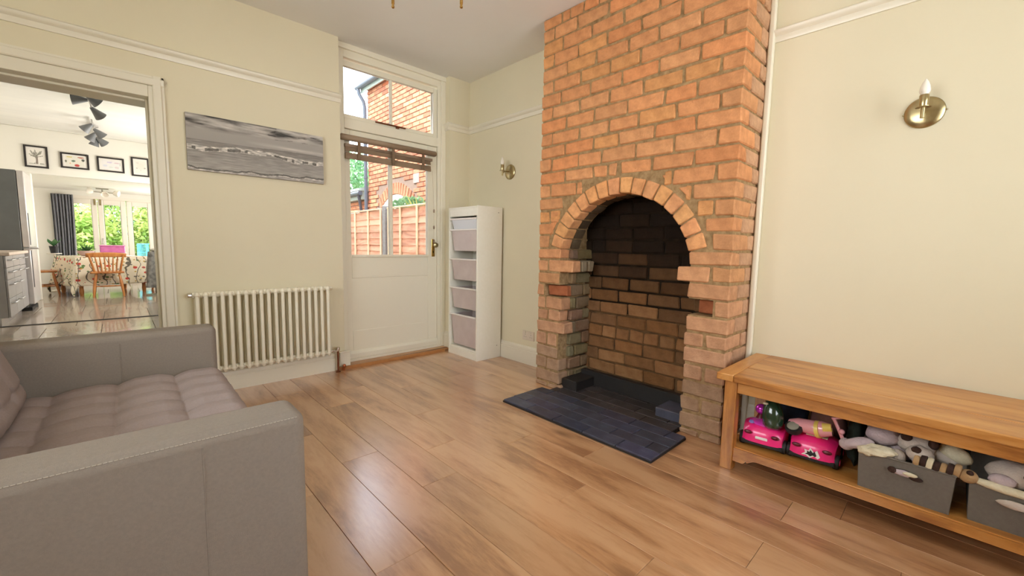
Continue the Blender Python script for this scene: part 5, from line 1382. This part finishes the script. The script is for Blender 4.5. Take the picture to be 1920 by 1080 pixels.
# neighbour's brick house
NX, NY0, NY1, NZ = 4.0, 4.4, 8.80, 4.36
hs = thing('neighbour_house', 'red brick neighbouring house with a gutter and downpipe beyond the fence', 'building', (NX, NY1, 0))
MB().box(.012, 4.5, NY0-NY1, -.012, -.12, NZ).build('mortar', M['outmortar'], hs)
AWY, AWH, AWZ = 7.62, .66, 1.80      # arched window: middle, half width, springing
def out_col():
    t = RND.random(); c = lin(204,134,102) if t < .4 else lin(210,148,114) if t < .75 else lin(194,120,92) if t < .9 else lin(216,164,124)
    s = RND.uniform(.9,1.12); return tuple(q*s for q in c)+(1,)
rest = MB(); z = -.12; row = 0
M['brick2'] = brick_mat('neighbour_brick')
cnt = 0; cache = {}
while z < NZ-.03:
    y = NY1 - (.115 if row % 2 else 0)
    first = True
    y = NY1
    ln0 = .225 if row % 2 == 0 else .1125
    while y > NY0+.05:
        L_ = ln0 if first else .235; first = False
        a = max(y-L_, NY0); yc, zc = (a+y)/2, z+.0375
        inwin = abs(yc-AWY) < AWH+.09 and zc < AWZ+.26+.22*(1-((yc-AWY)/(AWH+.1))**2)+.10 and zc > .9
        if not inwin:
            vis = 6.15 < yc and 1.72 < zc
            if vis and cnt < 300:
                key = round(y-a, 3)
                if key not in cache:
                    o = MB().cbox((0,0,0), (.05, y-a-.011, .068), .004).build('brick', M['brick2'], hs, recalc=False); cache[key] = o.data
                else:
                    o = bpy.data.objects.new('brick', cache[key]); C.objects.link(o); o.parent = hs
                o.location = (.022+RND.uniform(-.002,.002), yc-NY1, zc); o.color = out_col(); cnt += 1
            else:
                rest.cbox((.024, yc-NY1, zc), (.045, y-a-.011, .068), .004)
        y = a
    z += .083; row += 1
ro = rest.build('brickwork', M['brick2'], hs, recalc=False); ro['kind'] = 'stuff'; ro.color = lin(206,122,84)+(1,)
# arched window with soldier course
awz = lambda y: AWZ+.26*(1-((y-AWY)/AWH)**2)
ring_ = MB()
for k in range(15):
    yy = AWY-AWH-.02 + (2*AWH+.04)*(k+.5)/15
    zt = awz(max(AWY-AWH, min(AWY+AWH, yy))); ang = (yy-AWY)/AWH*.55
    o = MB().cbox((0,0,0), (.05,.078,.215), .004, RX(-ang)).build('arch_brick', M['brick2'], hs, loc=(.021, yy-NY1, zt+.115), recalc=False); o.color = tuple(q*.85 for q in out_col()[:3])+(1,)
P = [(AWY-AWH-NY1, .9)]+[(AWY-AWH+2*AWH*i/20-NY1, awz(AWY-AWH+2*AWH*i/20)) for i in range(21)]+[(AWY+AWH-NY1, .9)]
wfr = MB().prism(P, 'x', .008, .06).build('window', M['upvc'], hs)
for a, q in ((AWY-AWH+.08, AWY-.04), (AWY+.04, AWY+AWH-.08)):
    MB().box(.002, .012, a-NY1, q-NY1, .98, AWZ-.12).build('pane', pm('white_blind_behind_glass', lin(226,226,222), None, rough=.15), wfr)
bev(MB().box(-.01,.02, 6.72-NY1, 6.92-NY1, 2.20, 2.37).build('air_brick', pm('pale_air_brick', lin(190,160,150), lin(170,140,130), scale=30, rough=.9), hs), .004)
MB().prism([(-.13,NZ-.02),(-.13,NZ+.06),(4.5,NZ+2.6),(4.5,NZ-.02)], 'y', NY0-NY1, .10).build('roof', M['slateroof'], hs)
MB().box(-.10,-.075, NY0-NY1, .10, NZ-.12, NZ+.04).build('fascia_board', M['fascia'], hs)
pts = [(-.16+.05*math.cos(a), NZ-.02+.05*math.sin(a)) for a in [PI+PI*i/8 for i in range(9)]]
MB().prism(pts, 'y', NY0-NY1, .16).build('gutter', M['gutter'], hs)
MB().tube([(-.16,.08,NZ-.05),(-.15,.06,NZ-.16),(-.07,.03,NZ-.30),(-.05,.02,NZ-.42),(-.05,.02,2.0),(-.05,.02,.0)], .036, 10).build('downpipe', M['gutter'], hs, smooth=50)
for zz in (3.6, 2.5, 1.2): MB().lathe([(.046,-.02),(.046,.02)], 12, (-.05,.02,zz)).build('pipe_bracket', M['gutter'], hs)
# low outbuilding behind
ob = thing('outbuilding', 'low brick outbuilding with a pale green fascia behind the fence', 'building', (4.05, 10.5, 0))
MB().box(.012, 2.5, -1.45, 1.3, -.12, 2.24).build('mortar', M['outmortar'], ob)
rb_ = MB(); z = 1.3; row = 0
while z < 2.0:
    y = 1.3 - (.11 if row % 2 else 0)
    while y > -1.4:
        o = bpy.data.objects.new('brick', cache[min(cache, key=lambda k: abs(k-.235))]); C.objects.link(o); o.parent = ob; o.location = (.022, y-.1125, z+.0375); o.color = tuple(q*1.1 for q in out_col()[:3])+(1,)
        y -= .235
    z += .083; row += 1
bev(MB().box(-.03,.05,-1.2,-.2,1.62,1.80).build('lintel', M['upvc'], ob), .005)
MB().box(-.10,.012,-1.47,1.3,2.06,2.24).build('fascia_board', M['fascia'], ob)
MB().prism([(-.18,2.24),(-.18,2.29),(2.5,3.0),(2.5,2.24)], 'y', -1.5, 1.3).build('roof', M['fascia'], ob)
MB().tube([(-.15,-1.5,2.19),(-.15,1.3,2.19)], .05, 8).build('gutter', M['gutter'], ob, smooth=50)
MB().tube([(-.15,-1.40,2.15),(-.10,-1.36,2.02),(-.05,-1.30,1.86),(-.05,-1.30,.0)], .034, 8).build('downpipe', M['gutter'], ob, smooth=50)
for i, (x, y, r_, zc, lb) in enumerate(((5.6,14.4,1.5,2.9,'light green tree standing right behind the low outbuilding'),(4.2,16.5,1.6,2.7,'paler green tree farther back over the outbuilding roof'))):
    shrub(x, y, (r_, r_, 1.35), zc, 6500, .085, 20+i, M['foliage2'], lb, 'garden_tree', 'tree', 'trees beyond the outbuilding')
shrub(3.55, 6.25, (.22,.75,.30), 1.62, 900, .05, 31, M['foliage2'], 'climbing plant peeping over the fence in front of the arched window', 'climbing_plant', 'plant', None)
t = thing('spiky_plant', 'spiky yellow-green plant sticking up over the fence', 'plant', (3.45, 5.75, -.12))
b = MB(); rs_ = random.Random(9)
for k in range(16):
    a = rs_.uniform(0, 2*PI); dv = Vector((math.cos(a)*.55, math.sin(a)*.75, 1)).normalized(); c0 = Vector((0,0,1.5)); L_ = rs_.uniform(.3,.55); sd = dv.cross(Vector((1,.2,0))).normalized()*.028
    b.add([c0-sd*.6, c0+sd*.6, c0+dv*L_*.6+sd, c0+dv*L_, c0+dv*L_*.6-sd], [(0,1,2,3,4)])
b.build('leaves', M['fol3'], t, recalc=False); MB().tube([(0,0,0),(0,0,1.55)], .03, 8).build('stem', M['bark'], t)
